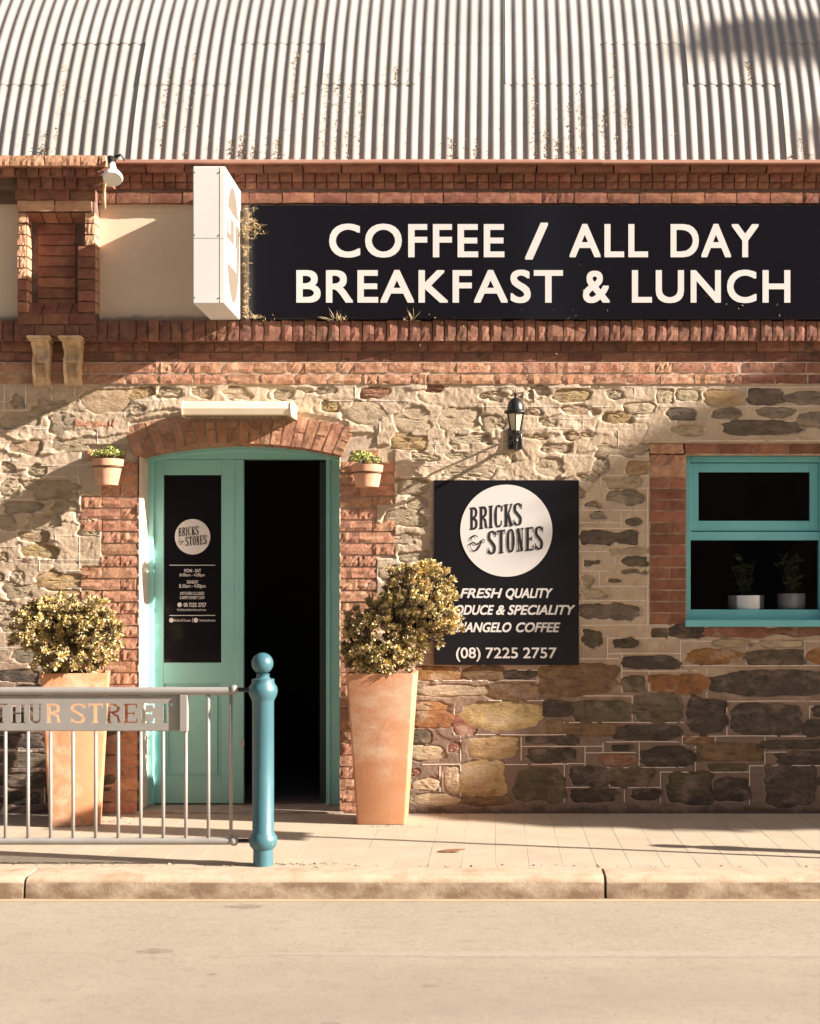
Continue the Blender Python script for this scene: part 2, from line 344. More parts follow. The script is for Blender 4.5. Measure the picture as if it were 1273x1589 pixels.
# faded line and patches in the road
def roady(py): return F*(EYE-RZ)/(py-HY)-D
b = MB(); pts = []
for i in range(28):
    px = 330+i*40
    cy = 1481 if px > 420 else 1481+26*min(1, ((420-px)/300))**1.4
    pts.append((px, cy+random.uniform(-.4, .4), min(4.5, .3+(px-330)/90)))
for (pa, ca_, ha), (pb, cb, hb) in zip(pts, pts[1:]):
    q = []
    for p, c in ((pa, ca_+ha), (pb, cb+hb), (pb, cb-hb), (pa, ca_-ha)):
        y = roady(c); q.append((X(p, y), y, RZ+.0012))
    b.add(q, [(0, 1, 2, 3)])
ln = b.build('faded_road_line', M['paint'], kind='structure')
def blob(px, py, wx, wy, name, m, z=.0014):
    y = roady(py); x = X(px, y); ry = abs(roady(py-wy)-roady(py+wy))/2; rx = wx*(D+y)/F
    vs = [(x+rx*(1+.22*math.sin(3*t+px)+.1*math.sin(7*t))*math.cos(t), y+ry*(1+.2*math.cos(4*t+py))*math.sin(t), RZ+z) for t in [2*math.pi*k/26 for k in range(26)]]
    return MB().add(vs, [tuple(range(26))]).build(name, m, kind='structure')
blob(242, 1476, 28, 3.6, 'road_patch', M['oil']); blob(382, 1407, 28, 2.6, 'road_patch', M['oil']); blob(668, 1530, 13, 1.3, 'road_patch', M['oil'])
blob(330, 1512, 7, 1.4, 'road_patch', M['oil']); blob(515, 1589, 14, 2, 'road_patch', M['oil'])

# ================================================================== BUILDING
cafe = thing('cafe_building', (0, 0, 0), 'stone and red brick cafe with teal door and curved corrugated iron roof', 'building')
ZT = Z(597)                                   # top of the rubble stone
DX0, DX1 = X(214), X(528)
WX0, WX1, WZ0, WZ1 = X(1065), X(1286), Z(968), Z(706.5)
acx, ar = (DX0+DX1)/2, None
hc = (DX1-DX0)/2; rise = .085; ar = (hc*hc+rise*rise)/(2*rise); az = Z(706)+rise-ar     # door arch circle
def archz(x):
    t = x-acx
    return az+math.sqrt(max(ar*ar-t*t, 0))
XL, XR = -8.0, 7.0
# ---- structural wall behind the face (boxes round the openings)
wb = MB()
for a, b_, c, d in ((XL, DX0-.04, -.1, 4.72), (DX1+.04, WX0-.03, -.1, 4.72), (WX1+.03, XR, -.1, 4.72), (DX0-.04, DX1+.04, Z(690)+.02, 4.72), (WX0-.03, WX1+.03, -.1, WZ0-.005), (WX0-.03, WX1+.03, WZ1+.005, 4.72)):
    wb.box(a, b_, .035, .38, c, d)
wb.box(XL, XL+.3, .38, 9.5, -.1, 4.72).box(XR-.3, XR, .38, 9.5, -.1, 4.72).box(XL, XR, 9.5, 9.8, -.1, 4.72)
wb.build('wall_core', M['mortar_dark'], cafe)
MB().box(XL+.31, XR-.31, .39, 9.49, -.05, .03).box(XL+.31, XR-.31, .39, 9.49, 2.95, 3.0).box(XL+.31, XR-.31, 4.0, 4.06, .031, 2.949).build('interior', M['inner'], cafe)

# ---- stones: px boxes read off the wall (x0,y0,x1,y1,type)
ST = '''902 975 938 1007 g;955 990 996 1006 g;970 1018 1051 1038 d;1065 1008 1148 1030 o;1158 1009 1246 1031 g;1255 1006 1300 1029 o;842 1028 957 1076 b;966 1049 1000 1073 g
1010 1047 1094 1075 o;1104 1040 1300 1081 d;889 1087 972 1121 g;983 1076 1057 1121 g;1068 1084 1126 1139 d;1136 1092 1242 1141 d;875 1124 952 1141 b;960 1125 1052 1149 d;858 1142 896 1156 d
950 1156 978 1165 d;1060 1143 1102 1153 r;858 1161 893 1180 d;928 1171 988 1187 r;997 1159 1077 1191 d;1083 1154 1182 1181 b;1103 1186 1152 1197 g;1188 1149 1290 1162 d;1210 1167 1300 1186 d
888 1191 940 1219 d;946 1191 1010 1221 g;1038 1199 1104 1247 g;1108 1209 1162 1243 d;1187 1189 1264 1250 d;888 1224 952 1244 d;983 1224 1022 1241 d;850 1204 874 1245 g;1262 1095 1300 1112 d
643 1034 711 1056 o;720 1033 780 1056 b;785 1040 832 1053 d;648 1064 762 1080 e;760 1062 834 1086 b;838 1036 886 1082 b;640 1089 692 1103 o;640 1104 702 1129 o;704 1106 742 1141 r
722 1089 845 1131 y;730 1144 804 1177 y;696 1153 713 1167 r;636 1158 690 1179 e;714 1182 784 1232 y;800 1194 874 1243 g;822 1142 882 1153 d;823 1163 884 1183 d;634 1194 652 1204 r
640 1208 682 1226 e;690 1192 712 1228 e;640 1232 706 1250 e;720 1234 790 1250 b;846 1088 888 1112 d;848 1118 872 1138 b;1060 1226 1106 1248 d;1245 1118 1290 1142 d
1038 969 1094 991 d;1100 972 1190 988 r;1200 972 1290 986 r
940 762 999 784 g;900 778 925 788 g;898 794 947 809 d;970 804 994 815 d;901 822 996 846 d;900 866 942 880 b;968 864 1003 878 d;899 892 927 909 g;938 896 967 906 d;899 912 937 929 g;903 936 988 963 b
12 609 42 634 g;56 616 72 629 e;128 600 202 642 b;78 638 118 672 g;78 679 138 701 e;8 683 62 707 b;0 716 26 736 e;43 721 72 737 e;58 744 122 776 b;34 747 60 761 e
78 778 124 796 e;30 798 97 821 e;26 824 87 840 b;27 844 88 867 y;18 886 43 907 e;60 889 148 914 y;-6 934 24 954 g;-6 857 12 871 b;118 795 156 812 g;124 814 157 832 g;48 620 110 640 e;0 640 56 664 g
0 745 34 770 e;0 780 60 795 g;0 800 26 822 g;8 905 60 930 e;96 915 152 930 y;0 960 40 985 g;10 1005 90 1030 d;0 1040 60 1058 d;10 1065 110 1090 d;0 1100 70 1125 g;80 1130 180 1150 d;0 1140 70 1160 d
10 1170 110 1190 g;120 1165 180 1185 d;0 1200 80 1222 d;90 1200 175 1225 g;0 1230 60 1248 d;80 1232 170 1248 d
560 602 611 617 r;640 599 706 614 r;498 621 524 637 y;538 625 605 657 e;608 629 670 672 e;678 632 742 668 e;608 675 664 697 y;744 609 764 618 b;640 704 684 715 g;598 788 652 817 e;640 596 720 606 r
200 602 240 622 y;246 602 282 616 e;290 600 330 618 b;340 602 400 620 e;420 602 470 622 e;470 600 540 612 e;200 628 236 642 e
762 607 826 622 e;858 606 913 623 y;868 628 920 647 b;972 626 1014 642 e;943 640 987 657 y;812 634 838 644 b;882 671 920 682 b;838 687 880 702 b;922 689 1008 708 e;918 714 952 734 e
973 716 1006 737 y;898 734 927 748 g;830 712 872 742 e;838 650 872 664 e;700 672 760 690 g;690 700 742 716 g;745 704 790 722 e;690 722 760 742 g;830 600 856 612 e;940 604 966 618 e
1093 607 1154 630 y;1128 653 1234 674 d;1222 608 1290 627 g;1036 634 1078 652 b;1160 604 1215 628 d;1050 606 1084 622 e;1108 634 1150 650 g;1240 640 1290 662 g;1044 660 1090 676 e;1176 632 1230 648 g;1020 605 1044 626 e
618 745 668 766 g;632 772 668 790 g;596 828 650 846 e;618 855 668 872 g;590 878 640 900 e;600 905 655 925 g;594 935 640 955 e;600 965 660 990 g;604 1000 650 1018 b;1012 975 1036 990 g
630 800 668 818 e;940 740 1000 756 e;942 850 1000 862 e;944 882 1000 892 g;1110 992 1160 1004 e;1180 994 1240 1004 e'''
stones = []
for row in ST.replace('\n', ';').split(';'):
    q = row.split()
    if len(q) < 5: continue
    a, b1, c, d = map(float, q[:4]); stones.append([X(a), Z(d), X(c), Z(b1), q[4]])
# brick zones (px) where no rubble stands
def teeth_left(z):  return X(127) if int(z/.086/3) % 2 == 0 else X(158)
def teeth_right(z):
    py = HY-(z-EYE)*F/D
    return X(613) if (690 < py < 783 or 812 < py < 867 or 925 < py < 980 or 1040 < py < 1100 or 1150 < py < 1210) else X(584)
# further rubble outside the picture and in the gaps
random.seed(3)
def clash(x0, z0, x1, z1, pad=.012):
    for s in stones:
        if x0 < s[2]+pad and x1 > s[0]-pad and z0 < s[3]+pad and z1 > s[1]-pad: return True
    if x1 > DX0-.44 and x0 < DX1+.42 and z0 < 2.62: return True
    if z1 > 2.58 and x1 > X(165) and x0 < X(590) and z0 < 2.95: return True
    if x1 > X(1004) and x0 < WX1+.3 and z1 > WZ0-.03 and z0 < WZ1+.1: return True
    return x0 > X(670) and x1 < X(900) and z0 > Z(1032) and z1 < Z(745)
for tries in range(9000):
    if len(stones) > 292: break
    x0 = random.uniform(-4.4, 3.6); z0 = random.uniform(.1, 3.0); ww = random.uniform(.09, .36); hh = random.uniform(.045, .13)
    if z0+hh > ZT-.015 or clash(x0, z0, x0+ww, z0+hh): continue
    low = z0 < 1.1 or x0 > 1.9
    if not low and random.random() < .55 and -3.5 < x0 < 2.4: continue
    stones.append([x0, z0, x0+ww, z0+hh, random.choice('ddgb' if low else ('eeeebye' if z0 > 2.2 else 'eeegby'))])
for s in stones:
    s.append([random.uniform(-.06, .06), random.uniform(0, 6.3), random.uniform(-.08, .08), random.uniform(0, 6.3), random.choice((2.4, 3.0, 4.0, 5.5)), random.uniform(-.05, .05)])
def wob(s, t):
    a, p, b_, q, e, c = s[5]
    return 1+a*np.sin(2*t+p)+b_*np.sin(3*t+q)+c*np.sin(5*t+p*2)+.035*np.sin(8*t+q*3)+.025*np.sin(13*t+p*5)
# ---- displaced render sheet
GX0, GX1, GZ0, GZ1, GS = -4.1, 2.9, -.02, ZT+.006, .0082
nx = int((GX1-GX0)/GS)+1; nz = int((GZ1-GZ0)/GS)+1
gx = np.linspace(GX0, GX1, nx); gz = np.linspace(GZ0, GZ1, nz); GXX, GZZ = np.meshgrid(gx, gz, indexing='ij')
rough = .45+np.clip((GZZ-1.2)/1.0, 0, 1)*.5
rough = np.where(GXX > X(900), np.minimum(rough, .62), rough)
H = -.012-rough*(.008*vn(GXX, GZZ, 2.6, 1)+.007*vn(GXX, GZZ*1.6, 6.5, 2)+.0045*vn(GXX, GZZ*1.3, 15, 3)+.0035*vn(GXX, GZZ, 33, 4)+.0040*vn(GXX, GZZ, 70, 5))
saw = (GZZ*6.5+1.3*vn(GXX, GZZ, 2.3, 12)+.5*vn(GXX, GZZ, 8, 13)+20) % 1.0
msk = np.clip((vn(GXX, GZZ*1.5, 4.0, 14)-.02)*5, 0, 1)
H -= rough*msk*.013*(1-saw)**2
ridge = np.abs(vn(GXX+.3*vn(GXX, GZZ, 2, 9), GZZ*2.1, 5.2, 6)); H += np.clip(.04-ridge, 0, .04)*.16*rough
for s in stones:
    x0, z0, x1, z1 = s[:4]; cx, cz, hw, hh = (x0+x1)/2, (z0+z1)/2, (x1-x0)/2, (z1-z0)/2
    i0, i1 = np.searchsorted(gx, [cx-hw*1.5-.03, cx+hw*1.5+.03]); j0, j1 = np.searchsorted(gz, [cz-hh*1.6-.03, cz+hh*1.6+.03])
    if i1-i0 < 2 or j1-j0 < 2: continue
    u = (GXX[i0:i1, j0:j1]-cx)/hw; v = (GZZ[i0:i1, j0:j1]-cz)/hh
    t = np.arctan2(v, u); e = s[5][4]; rr = (np.abs(u)**e+np.abs(v)**e)**(1/e)/wob(s, t)
    dist = (rr-1)*min(hw, hh)
    lowz = cz < 1.15 or cx > 1.0
    wd_ = .012 if lowz else .011
    dist = dist+(.020 if not lowz else .010)*vn(GXX[i0:i1, j0:j1], GZZ[i0:i1, j0:j1], 26, 8)+(.045 if not lowz else .010)*vn(GXX[i0:i1, j0:j1], GZZ[i0:i1, j0:j1], 9, 7)
    k = np.clip((wd_*.75-dist-(0 if lowz else .008))/wd_, 0, 1); k = k*k*(3-2*k)
    deep = .012
    H[i0:i1, j0:j1] = H[i0:i1, j0:j1]*(1-k)+k*deep
brickz = ((GXX > DX0-.40) & (GXX < DX0) & (GZZ < 2.5)) | ((GXX > DX1) & (GXX < DX1+.40) & (GZZ < 2.5))
left_t = np.where((GZZ/.086/3).astype(int) % 2 == 0, X(127), X(158))
py_ = HY-(GZZ-EYE)*F/D
rt = np.where(((py_ > 690) & (py_ < 783)) | ((py_ > 812) & (py_ < 867)) | ((py_ > 925) & (py_ < 980)) | ((py_ > 1040) & (py_ < 1100)) | ((py_ > 1150) & (py_ < 1210)), X(613), X(584))
bz = ((GXX > left_t) & (GXX < DX0) & (GZZ < Z(690))) | ((GXX > DX1) & (GXX < rt) & (GZZ < Z(672))) | ((GXX > X(1008)) & (GXX < WX1+.24) & (GZZ > Z(970)) & (GZZ < Z(687)))
an = np.hypot(GXX-acx, GZZ-az); bz |= (an < ar+.25) & (an > ar-.02) & (np.abs(GXX-acx) < hc+.06)
H = np.where(bz, .002+.003*vn(GXX, GZZ, 30, 3), H)
def Hat(x, z):
    i = min(max(int((x-GX0)/GS), 0), nx-1); j = min(max(int((z-GZ0)/GS), 0), nz-1); return float(H[i, j])
V = np.stack([GXX, H, GZZ], -1).reshape(-1, 3)
I = np.arange(nx*nz).reshape(nx, nz)
q = np.stack([I[:-1, :-1], I[1:, :-1], I[1:, 1:], I[:-1, 1:]], -1).reshape(-1, 4)
cx = (GXX[:-1, :-1]+GS/2).ravel(); cz = (GZZ[:-1, :-1]+GS/2).ravel()
hole = ((cx > DX0) & (cx < DX1) & (cz < az+np.sqrt(np.maximum(ar*ar-(cx-acx)**2, 0)))) | ((cx > WX0) & (cx < WX1) & (cz > WZ0) & (cz < WZ1))
q = q[~hole]
me = bpy.data.meshes.new('stone_wall'); me.vertices.add(len(V)); me.vertices.foreach_set('co', V.ravel().astype(np.float32))
me.loops.add(len(q)*4); me.loops.foreach_set('vertex_index', q.ravel().astype(np.int32)); me.polygons.add(len(q)); me.polygons.foreach_set('loop_start', (np.arange(len(q))*4).astype(np.int32))
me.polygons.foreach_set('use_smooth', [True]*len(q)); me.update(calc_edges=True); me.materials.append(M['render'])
stw = link('stone_wall', me, cafe)
MB().box(XL, GX0, -.012, .034, -.1, ZT).box(GX1, XR, -.012, .034, -.1, ZT).build('wall_end_render', M['render'], stw)
# ---- the stones
for s in stones:
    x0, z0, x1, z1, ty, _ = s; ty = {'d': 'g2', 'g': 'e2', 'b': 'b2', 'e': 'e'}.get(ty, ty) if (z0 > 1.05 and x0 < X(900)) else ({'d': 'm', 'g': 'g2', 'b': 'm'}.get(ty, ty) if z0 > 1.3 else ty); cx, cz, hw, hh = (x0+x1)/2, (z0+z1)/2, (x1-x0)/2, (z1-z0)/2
    low = cz < 1.15 or cx > 1.0
    n = 18; e = s[5][4]; vs = []; fs = []
    front = random.uniform(-.013, -.009) if low else random.uniform(-.009, -.003)
    tx, tz = random.uniform(-.03, .03), random.uniform(-.05, .05)
    rings = (.0, .35, .65, .86, 1.02, 1.22)
    drop = (0, .0, .0005, .001, .003, .012)
    for rg, dp in zip(rings, drop):
        for k in range(n if rg else 1):
            t = 2*math.pi*k/n; c, q_ = math.cos(t), math.sin(t)
            rad = float(wob(s, np.float64(t)))/((abs(c)**e+abs(q_)**e)**(1/e))
            px, pz = hw*rg*rad*c, hh*rg*rad*q_
            vs.append((cx+px, front+dp+tx*px+tz*pz+random.uniform(-.0032, .0032)*(rg < 1.1)*(1 if low else 1.5), cz+pz))
    for k in range(n): fs.append((0, 1+k, 1+(k+1) % n))
    for r_ in range(len(rings)-2):
        for k in range(n):
            a = 1+r_*n; fs.append((a+k, a+n+k, a+n+(k+1) % n, a+(k+1) % n))
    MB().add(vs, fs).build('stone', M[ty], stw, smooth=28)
# ---- ruled white pointing lines draped on the render
hl = '''990 944 1055;1014 945 1055;995 1055 1300;1022 900 966;1033 1055 1300;1041 966 1097;1080 905 1003;1088 1128 1300;1121 868 1062;1142 1058 1300;1151 940 1062;1158 858 937;1168 908 987;1185 858 908;1191 908 1062
1198 1025 1162;1188 1163 1300;1167 1188 1300;1222 875 1026;1096 1256 1300;1128 1256 1300;1056 640 835;1087 758 866;1140 738 882;1158 809 882;1186 655 882;1211 634 684;1040 782 835;1074 836 862
738 940 1008;758 938 1006;792 898 1006;811 898 966;820 898 980;856 898 1006;886 898 1006;910 898 1006;932 898 1006;970 898 1058;596 -20 620;637 -20 57;666 53 120;686 -20 32;697 62 146;722 38 137;740 52 122;715 -20 30
775 -20 77;795 -20 66;823 -20 32;831 86 158;869 18 158;886 62 157;913 58 155;931 48 82;900 -20 18;1008 0 120;1035 40 150;1058 0 110;1090 60 210;1115 0 90;1145 20 160;1165 0 60;1190 60 200;1215 0 150
601 620 1300;631 740 1300;654 1118 1242;684 1062 1300;666 740 1010;688 600 800;700 600 760;722 600 700;740 610 672;775 612 672;640 540 640;860 612 672;890 620 672;940 618 672;985 640 672;1012 640 672;812 618 672
622 500 640;650 870 1010;708 880 1008;652 590 690;622 200 262;800 640 672'''
vl = '''943 986 1022;965 1015 1077;1007 1042 1080;1056 976 1040;1097 1036 1083;1159 996 1032;1249 996 1032;981 1081 1121;1128 1088 1141;1256 1096 1136;897 1148 1158;908 1158 1191;936 1152 1168;992 1152 1191;1059 1143 1158
1079 1158 1197;1187 1143 1189;1226 1146 1167;876 1186 1245;946 1192 1221;969 1222 1244;1025 1198 1246;1163 1188 1250;1110 1143 1171;715 1034 1056;758 1058 1076;781 1042 1056;834 1039 1086;715 1142 1242;809 1141 1186
683 1189 1232;705 1100 1140;1005 756 970;932 740 756;964 793 820;954 857 883;930 887 909;8 597 637;41 597 637;81 597 637;117 597 617;152 667 691;55 640 667;194 600 646;122 722 751;10 750 776;64 776 790;88 831 869
124 740 882;156 778 830;62 870 886;153 886 930;1160 601 653;1238 632 684;1085 654 684;44 980 1058;150 1060 1090;90 1058 1115;30 1115 1190;130 1145 1215;70 1190 1245;676 690 722;708 666 700;650 640 688;614 722 760
590 640 672;640 775 812;650 860 985;830 600 631;905 630 666;985 602 631;780 666 700;960 666 708;860 708 740;552 600 622'''
b = MB()
def drape(x0, z0, x1, z1, hwid):
    L_ = math.hypot(x1-x0, z1-z0); n = max(2, int(L_/.014)); prev = None
    nxv, nzv = -(z1-z0)/L_*hwid, (x1-x0)/L_*hwid; on = 1; wv = random.uniform(0, 6)
    for i in range(n+1):
        t = i/n; x = x0+(x1-x0)*t; z = z0+(z1-z0)*t+.0012*math.sin(x*8+wv)
        inside = any(s[0]+.008 < x < s[2]-.008 and s[1]+.006 < z < s[3]-.006 for s in stones)
        if inside and random.random() < .8: prev = None; continue
        if random.random() < .012: prev = None; continue
        h = Hat(x, z)
        if h > .0: prev = None; continue
        y = h-.0022
        cur = [(x+nxv, y+.004, z+nzv), (x+nxv*.8, y, z+nzv*.8), (x-nxv*.8, y, z-nzv*.8), (x-nxv, y+.004, z-nzv)]
        if prev: b.add(prev+cur, [(0, 4, 5, 1), (1, 5, 6, 2), (2, 6, 7, 3)])
        prev = cur
inwin = lambda x, z: False
for row in hl.replace('\n', ';').split(';'):
    y, a, c = map(float, row.split()); drape(X(a), Z(y), X(c), Z(y), .0034)
for row in vl.replace('\n', ';').split(';'):
    x, a, c = map(float, row.split()); drape(X(x), Z(c), X(x), Z(a), .0034)
for x0 in (-4.0, 2.4):
    for i in range(28):
        z = .15+i*.106; drape(x0, z, x0+.5, z, .0026)
b.build('pointing_lines', M['line'], stw, kind='stuff')

# ------------------------------------------------------------------ bricks
BV = {}
def brickmesh(mname, amp=.0022, nx_=5, nz_=3, round_=.25, jt=(.02, .012, .05, .035)):
    """unit brick: x,z in [-.5,.5], front at y=0, 60 mm deep"""
    out = []
    for v_ in range(10):
        vs = []; fs = []
        for j in range(nz_+1):
            for i in range(nx_+1):
                u, w_ = i/nx_, j/nz_
                ed = min(u*nx_, (1-u)*nx_, w_*nz_, (1-w_)*nz_)
                uu = u-.5+(random.uniform(-jt[0], jt[0]) if 0 < i < nx_ else random.uniform(-jt[1], jt[1])); ww = w_-.5+(random.uniform(-jt[2], jt[2]) if 0 < j < nz_ else random.uniform(-jt[3], jt[3]))
                vs.append((uu, random.uniform(-amp, amp)+(.003*round_*4 if ed == 0 else 0), ww))
        g = lambda i, j: j*(nx_+1)+i
        for j in range(nz_):
            for i in range(nx_): fs.append((g(i, j), g(i+1, j), g(i+1, j+1), g(i, j+1)))
        rim = [g(i, 0) for i in range(nx_+1)]+[g(nx_, j) for j in range(1, nz_+1)]+[g(i, nz_) for i in range(nx_-1, -1, -1)]+[g(0, j) for j in range(nz_-1, 0, -1)]
        n = len(vs); vs += [(vs[k][0], .06, vs[k][2]) for k in rim]; m = len(rim)
        for k in range(m): fs.append((rim[(k+1) % m], rim[k], n+k, n+(k+1) % m))
        out.append(MB().add(vs, fs).mesh(mname, M[mname]))
    return out
def brick(parent, x0, x1, z0, z1, y, m='brick', name='brick', amp=None):
    if name == 'rowlock_brick':
        if (m, 1) not in BV: BV[m, 1] = brickmesh(m, .0035, 3, 4, .4, (.02, .02, .02, .012))
        o = link(name, random.choice(BV[m, 1]), parent, ((x0+x1)/2, y, (z0+z1)/2)); o.scale = (x1-x0, 1, z1-z0); return o
    if m not in BV: BV[m] = brickmesh(m, .0050 if m == 'brick_rough' else (.0035 if m == 'brick_sunlit' else .0022), 6 if m == 'brick_rough' else 5)
    o = link(name, random.choice(BV[m]), parent, ((x0+x1)/2, y+random.uniform(-.0015, .0015), (z0+z1)/2)); o.scale = (x1-x0, 1, z1-z0)
    return o
def run(parent, x0, x1, z0, z1, y, L_=.232, j=.008, off=0, m='brick', headers=.15, name='brick', miss=0):
    x = x0-off
    while x < x1-.01:
        l = L_ if random.random() > headers else L_*.47
        l *= random.uniform(.97, 1.03); a, b_ = max(x, x0), min(x+l, x1)
        if b_-a > .025: brick(parent, a, b_, z0+random.uniform(0, .001), z1, y, m, name)
        x += l+j
def Zr(a, b_, Y=0): return Z(b_, Y), Z(a, Y)

# lower string course: rowlock row on two stretcher rows, then two rows flush with the wall
sc = MB().box(XL, XR, -.060, .034, Z(530, -.05)+.004, Z(497, -.05)-.006).box(XL, XR, .0, .034, Z(562)+.0, Z(530, -.05)+.0035).build('string_course', M['mortar_dark'], cafe)
sc2 = MB().box(XL, XR, -.019, .034, ZT+.001, Z(562)-.001).build('brick_course', M['mortar'], cafe)
z0, z1 = Zr(498, 529, -.06)
x = -3.75
while x < 2.65:
    l = .0765*random.uniform(.94, 1.05)
    if random.random() < .04: l *= 1.5
    dz = random.uniform(-.006, .005)
    brick(sc, x, x+l, z0, z1+dz, -.078+random.uniform(-.006, .004), 'brick_dark', 'rowlock_brick'); x += l+.008
for (a, b_), y, m, o in (((531, 545), -.012, 'brick_dark', .1), ((547, 560), -.008, 'brick_dark', 0)):
    z0, z1 = Zr(a, b_, y); run(sc, -3.75, 2.65, z0, z1, y, off=o, m=m)
for (a, b_), o in (((563.5, 579), .07), ((582, 596), .16)):
    z0, z1 = Zr(a, b_, 0); run(sc2, -3.75, X(1150), z0, z1, -.026, off=o, m='brick_rough', j=.012); run(sc2, X(1150)+.008, 2.65, z0, z1, -.024, off=0, m='brick_dark')  # darker brick at the right end paints the shade falling there
# weathered crumbs of mortar on the top of the rowlocks
# parapet cornice
co = MB().box(XL, XR, -.05, .034, Z(315, -.04), Z(256, -.1)).build('parapet_cornice', M['mortar_dark'], cafe)
z0, z1 = Zr(254, 266, -.12); run(co, X(166, -.12), 2.65, z0, z1, -.118, L_=.275, m='brick', headers=0)
z0, z1 = Zr(268, 281, -.08); z2, z3 = Zr(282, 292, -.07)
x = X(166, -.08)
while x < 2.65:
    l = .0765*random.uniform(.96, 1.04)
    brick(co, x, x+l, z0, z1, -.080+random.uniform(-.004, .003), 'brick', 'rowlock_brick'); brick(co, x, x+l, z2, z3, -.066, 'brick', 'rowlock_brick'); x += l+.008
z0, z1 = Zr(294, 315, -.05); zm = (z0+z1)/2
run(co, X(152, -.05), 2.65, z0, zm+.03, -.056, off=.1, m='brick')
fl = MB()
for i in range(10):
    x0 = X(160, -.15)+i*1.8; fl.bev(x0, x0+1.803, -.15, .2, Z(252.5, -.15)+.002*math.sin(i*2), Z(247, -.15)+.002*math.sin(i*2), .003)
fl.build('flashing', M['flash'], cafe)
# cream panels
cp = MB().box(XL, X(34), -.002, .034, Z(497)-.02, Z(314)+.03).box(X(140), XR, -.002, .034, Z(497)-.02, Z(314)+.03).build('cream_panel', M['cream'], cafe)
MB().box(X(152), X(385), -.010, -.0025, Z(331), Z(314)).build('panel_band', M['cream'], cp)

# ---- pilaster with sunk panel and corbelled cap
PF, PB = -.14, -.035
pil = MB()
xa, xb = X(27, PF), X(146, PF)
zp0, zp1 = Z(520, PF), Z(291, PF)
zq0, zq1 = Z(487, PF), Z(328, PF)
pil.box(xa, X(40, PF), PF+.012, .03, zp0, zp1).box(X(131, PF), xb, PF+.012, .03, zp0, zp1).box(X(40, PF), X(131, PF), PF+.012, .03, zp0, zq0).box(X(40, PF), X(131, PF), PF+.012, .03, zq1, zp1)
pil.box(X(40, PF), X(131, PF), PB+.012, .034, zq0, zq1)
pil = pil.build('pilaster', M['mortar_dark'], cafe)
for i in range(9):
    pa = 330+i*17.3; z0, z1 = Zr(pa, pa+15.3, PF)
    brick(pil, xa, X(39.5, PF), z0, z1, PF, 'brick_sunlit' if i < 6 else 'brick'); brick(pil, X(132, PF) if i < 3 else X(121, PF), xb, z0, z1, PF, 'brick_sunlit' if i < 3 else 'brick')  # paler bricks paint the sunlit part above the box sign's shadow
    # returns of the sunk panel: left face looks right, its sunlight painted in with paler brick
    MB().bev(X(39.5, PF), X(39.5, PF)+.012, PF+.014, PB+.01, z0, z1, .003).build('brick', M['brick_sunlit'], pil)
    MB().bev(X(131, PF)-.012, X(131, PF), PF+.014, PB+.01, z0, z1, .003).build('brick', M['brick'], pil)
    MB().bev(xb-.01, xb+.003, PF+.03, .0, z0, z1, .003).build('brick', M['brick_sunlit'], pil)
for i in range(9):
    pa = 348+i*16.6; z0, z1 = Zr(pa, pa+14.6, PB)
    if pa < 480: brick(pil, X(59, PB), X(117, PB), z0, z1, PB, 'brick')
z0, z1 = Zr(487, 502.5, PF); run(pil, xa, xb, z0, z1, PF, L_=.18, m='brick', headers=.3)
z0, z1 = Zr(504.5, 520, PF); run(pil, xa, xb, z0, z1, PF, L_=.21, off=.09, m='brick_dark', headers=.3)
z0, z1 = Zr(311, 327, PF); run(pil, xa, xb, z0, z1, PF-.006, L_=.26, m='brick_sunlit', headers=0)
z0, z1 = Zr(292, 309, PF-.02); run(pil, X(25, PF), X(147, PF), z0, z1, PF-.02, L_=.24, off=.1, m='brick_dark', headers=.3)
# splayed sill and head of the sunk panel
for (za, ya), (zb, yb) in (((Z(487, PF), PF+.01), (Z(470, PB), PB)), ((Z(330, PF), PF+.01), (Z(346, PB), PB))):
    for k in range(4):
        x0 = X(41, PF)+k*.105; x1 = min(x0+.098, X(130, PF))
        zt = .02 if za < zb else -.02
        MB().add([(x0, ya, za), (x1, ya, za), (x1, yb, zb), (x0, yb, zb), (x0, ya+.03, za-zt*2), (x1, ya+.03, za-zt*2), (x1, yb+.01, zb-zt*2), (x0, yb+.01, zb-zt*2)], [(0, 1, 2, 3), (4, 5, 6, 7), (0, 1, 5, 4), (1, 2, 6, 5), (2, 3, 7, 6), (3, 0, 4, 7)]).build('brick', M['brick'], pil)
cap = MB().box(XL, X(160, -.30), -.27, .034, Z(257, -.3)+.01, Z(242, -.3)).box(X(-30, -.2), X(148, -.2), -.17, .03, Z(291, PF), Z(257, -.3)+.011).build('pilaster_cap', M['mortar_dark'], cafe)
z0, z1 = Zr(240.5, 256.5, -.3); run(cap, X(-40, -.3), X(163, -.3), z0, z1, -.30, L_=.118, j=.006, m='brick_sunlit', headers=0)
for k in range(11):
    x0 = X(-10, -.2)+k*.086; px = 769+F*x0/(D-.2)
    for a, b_, y in ((258, 272, -.255), (273, 290.5, -.205)):
        z0, z1 = Zr(a, b_, y)
        if x0 < X(20, -.2) and a > 270: continue
        brick(cap, x0, min(x0+.079, X(150, -.2)), z0, z1, y+random.uniform(-.012, .012), 'brick_dark')
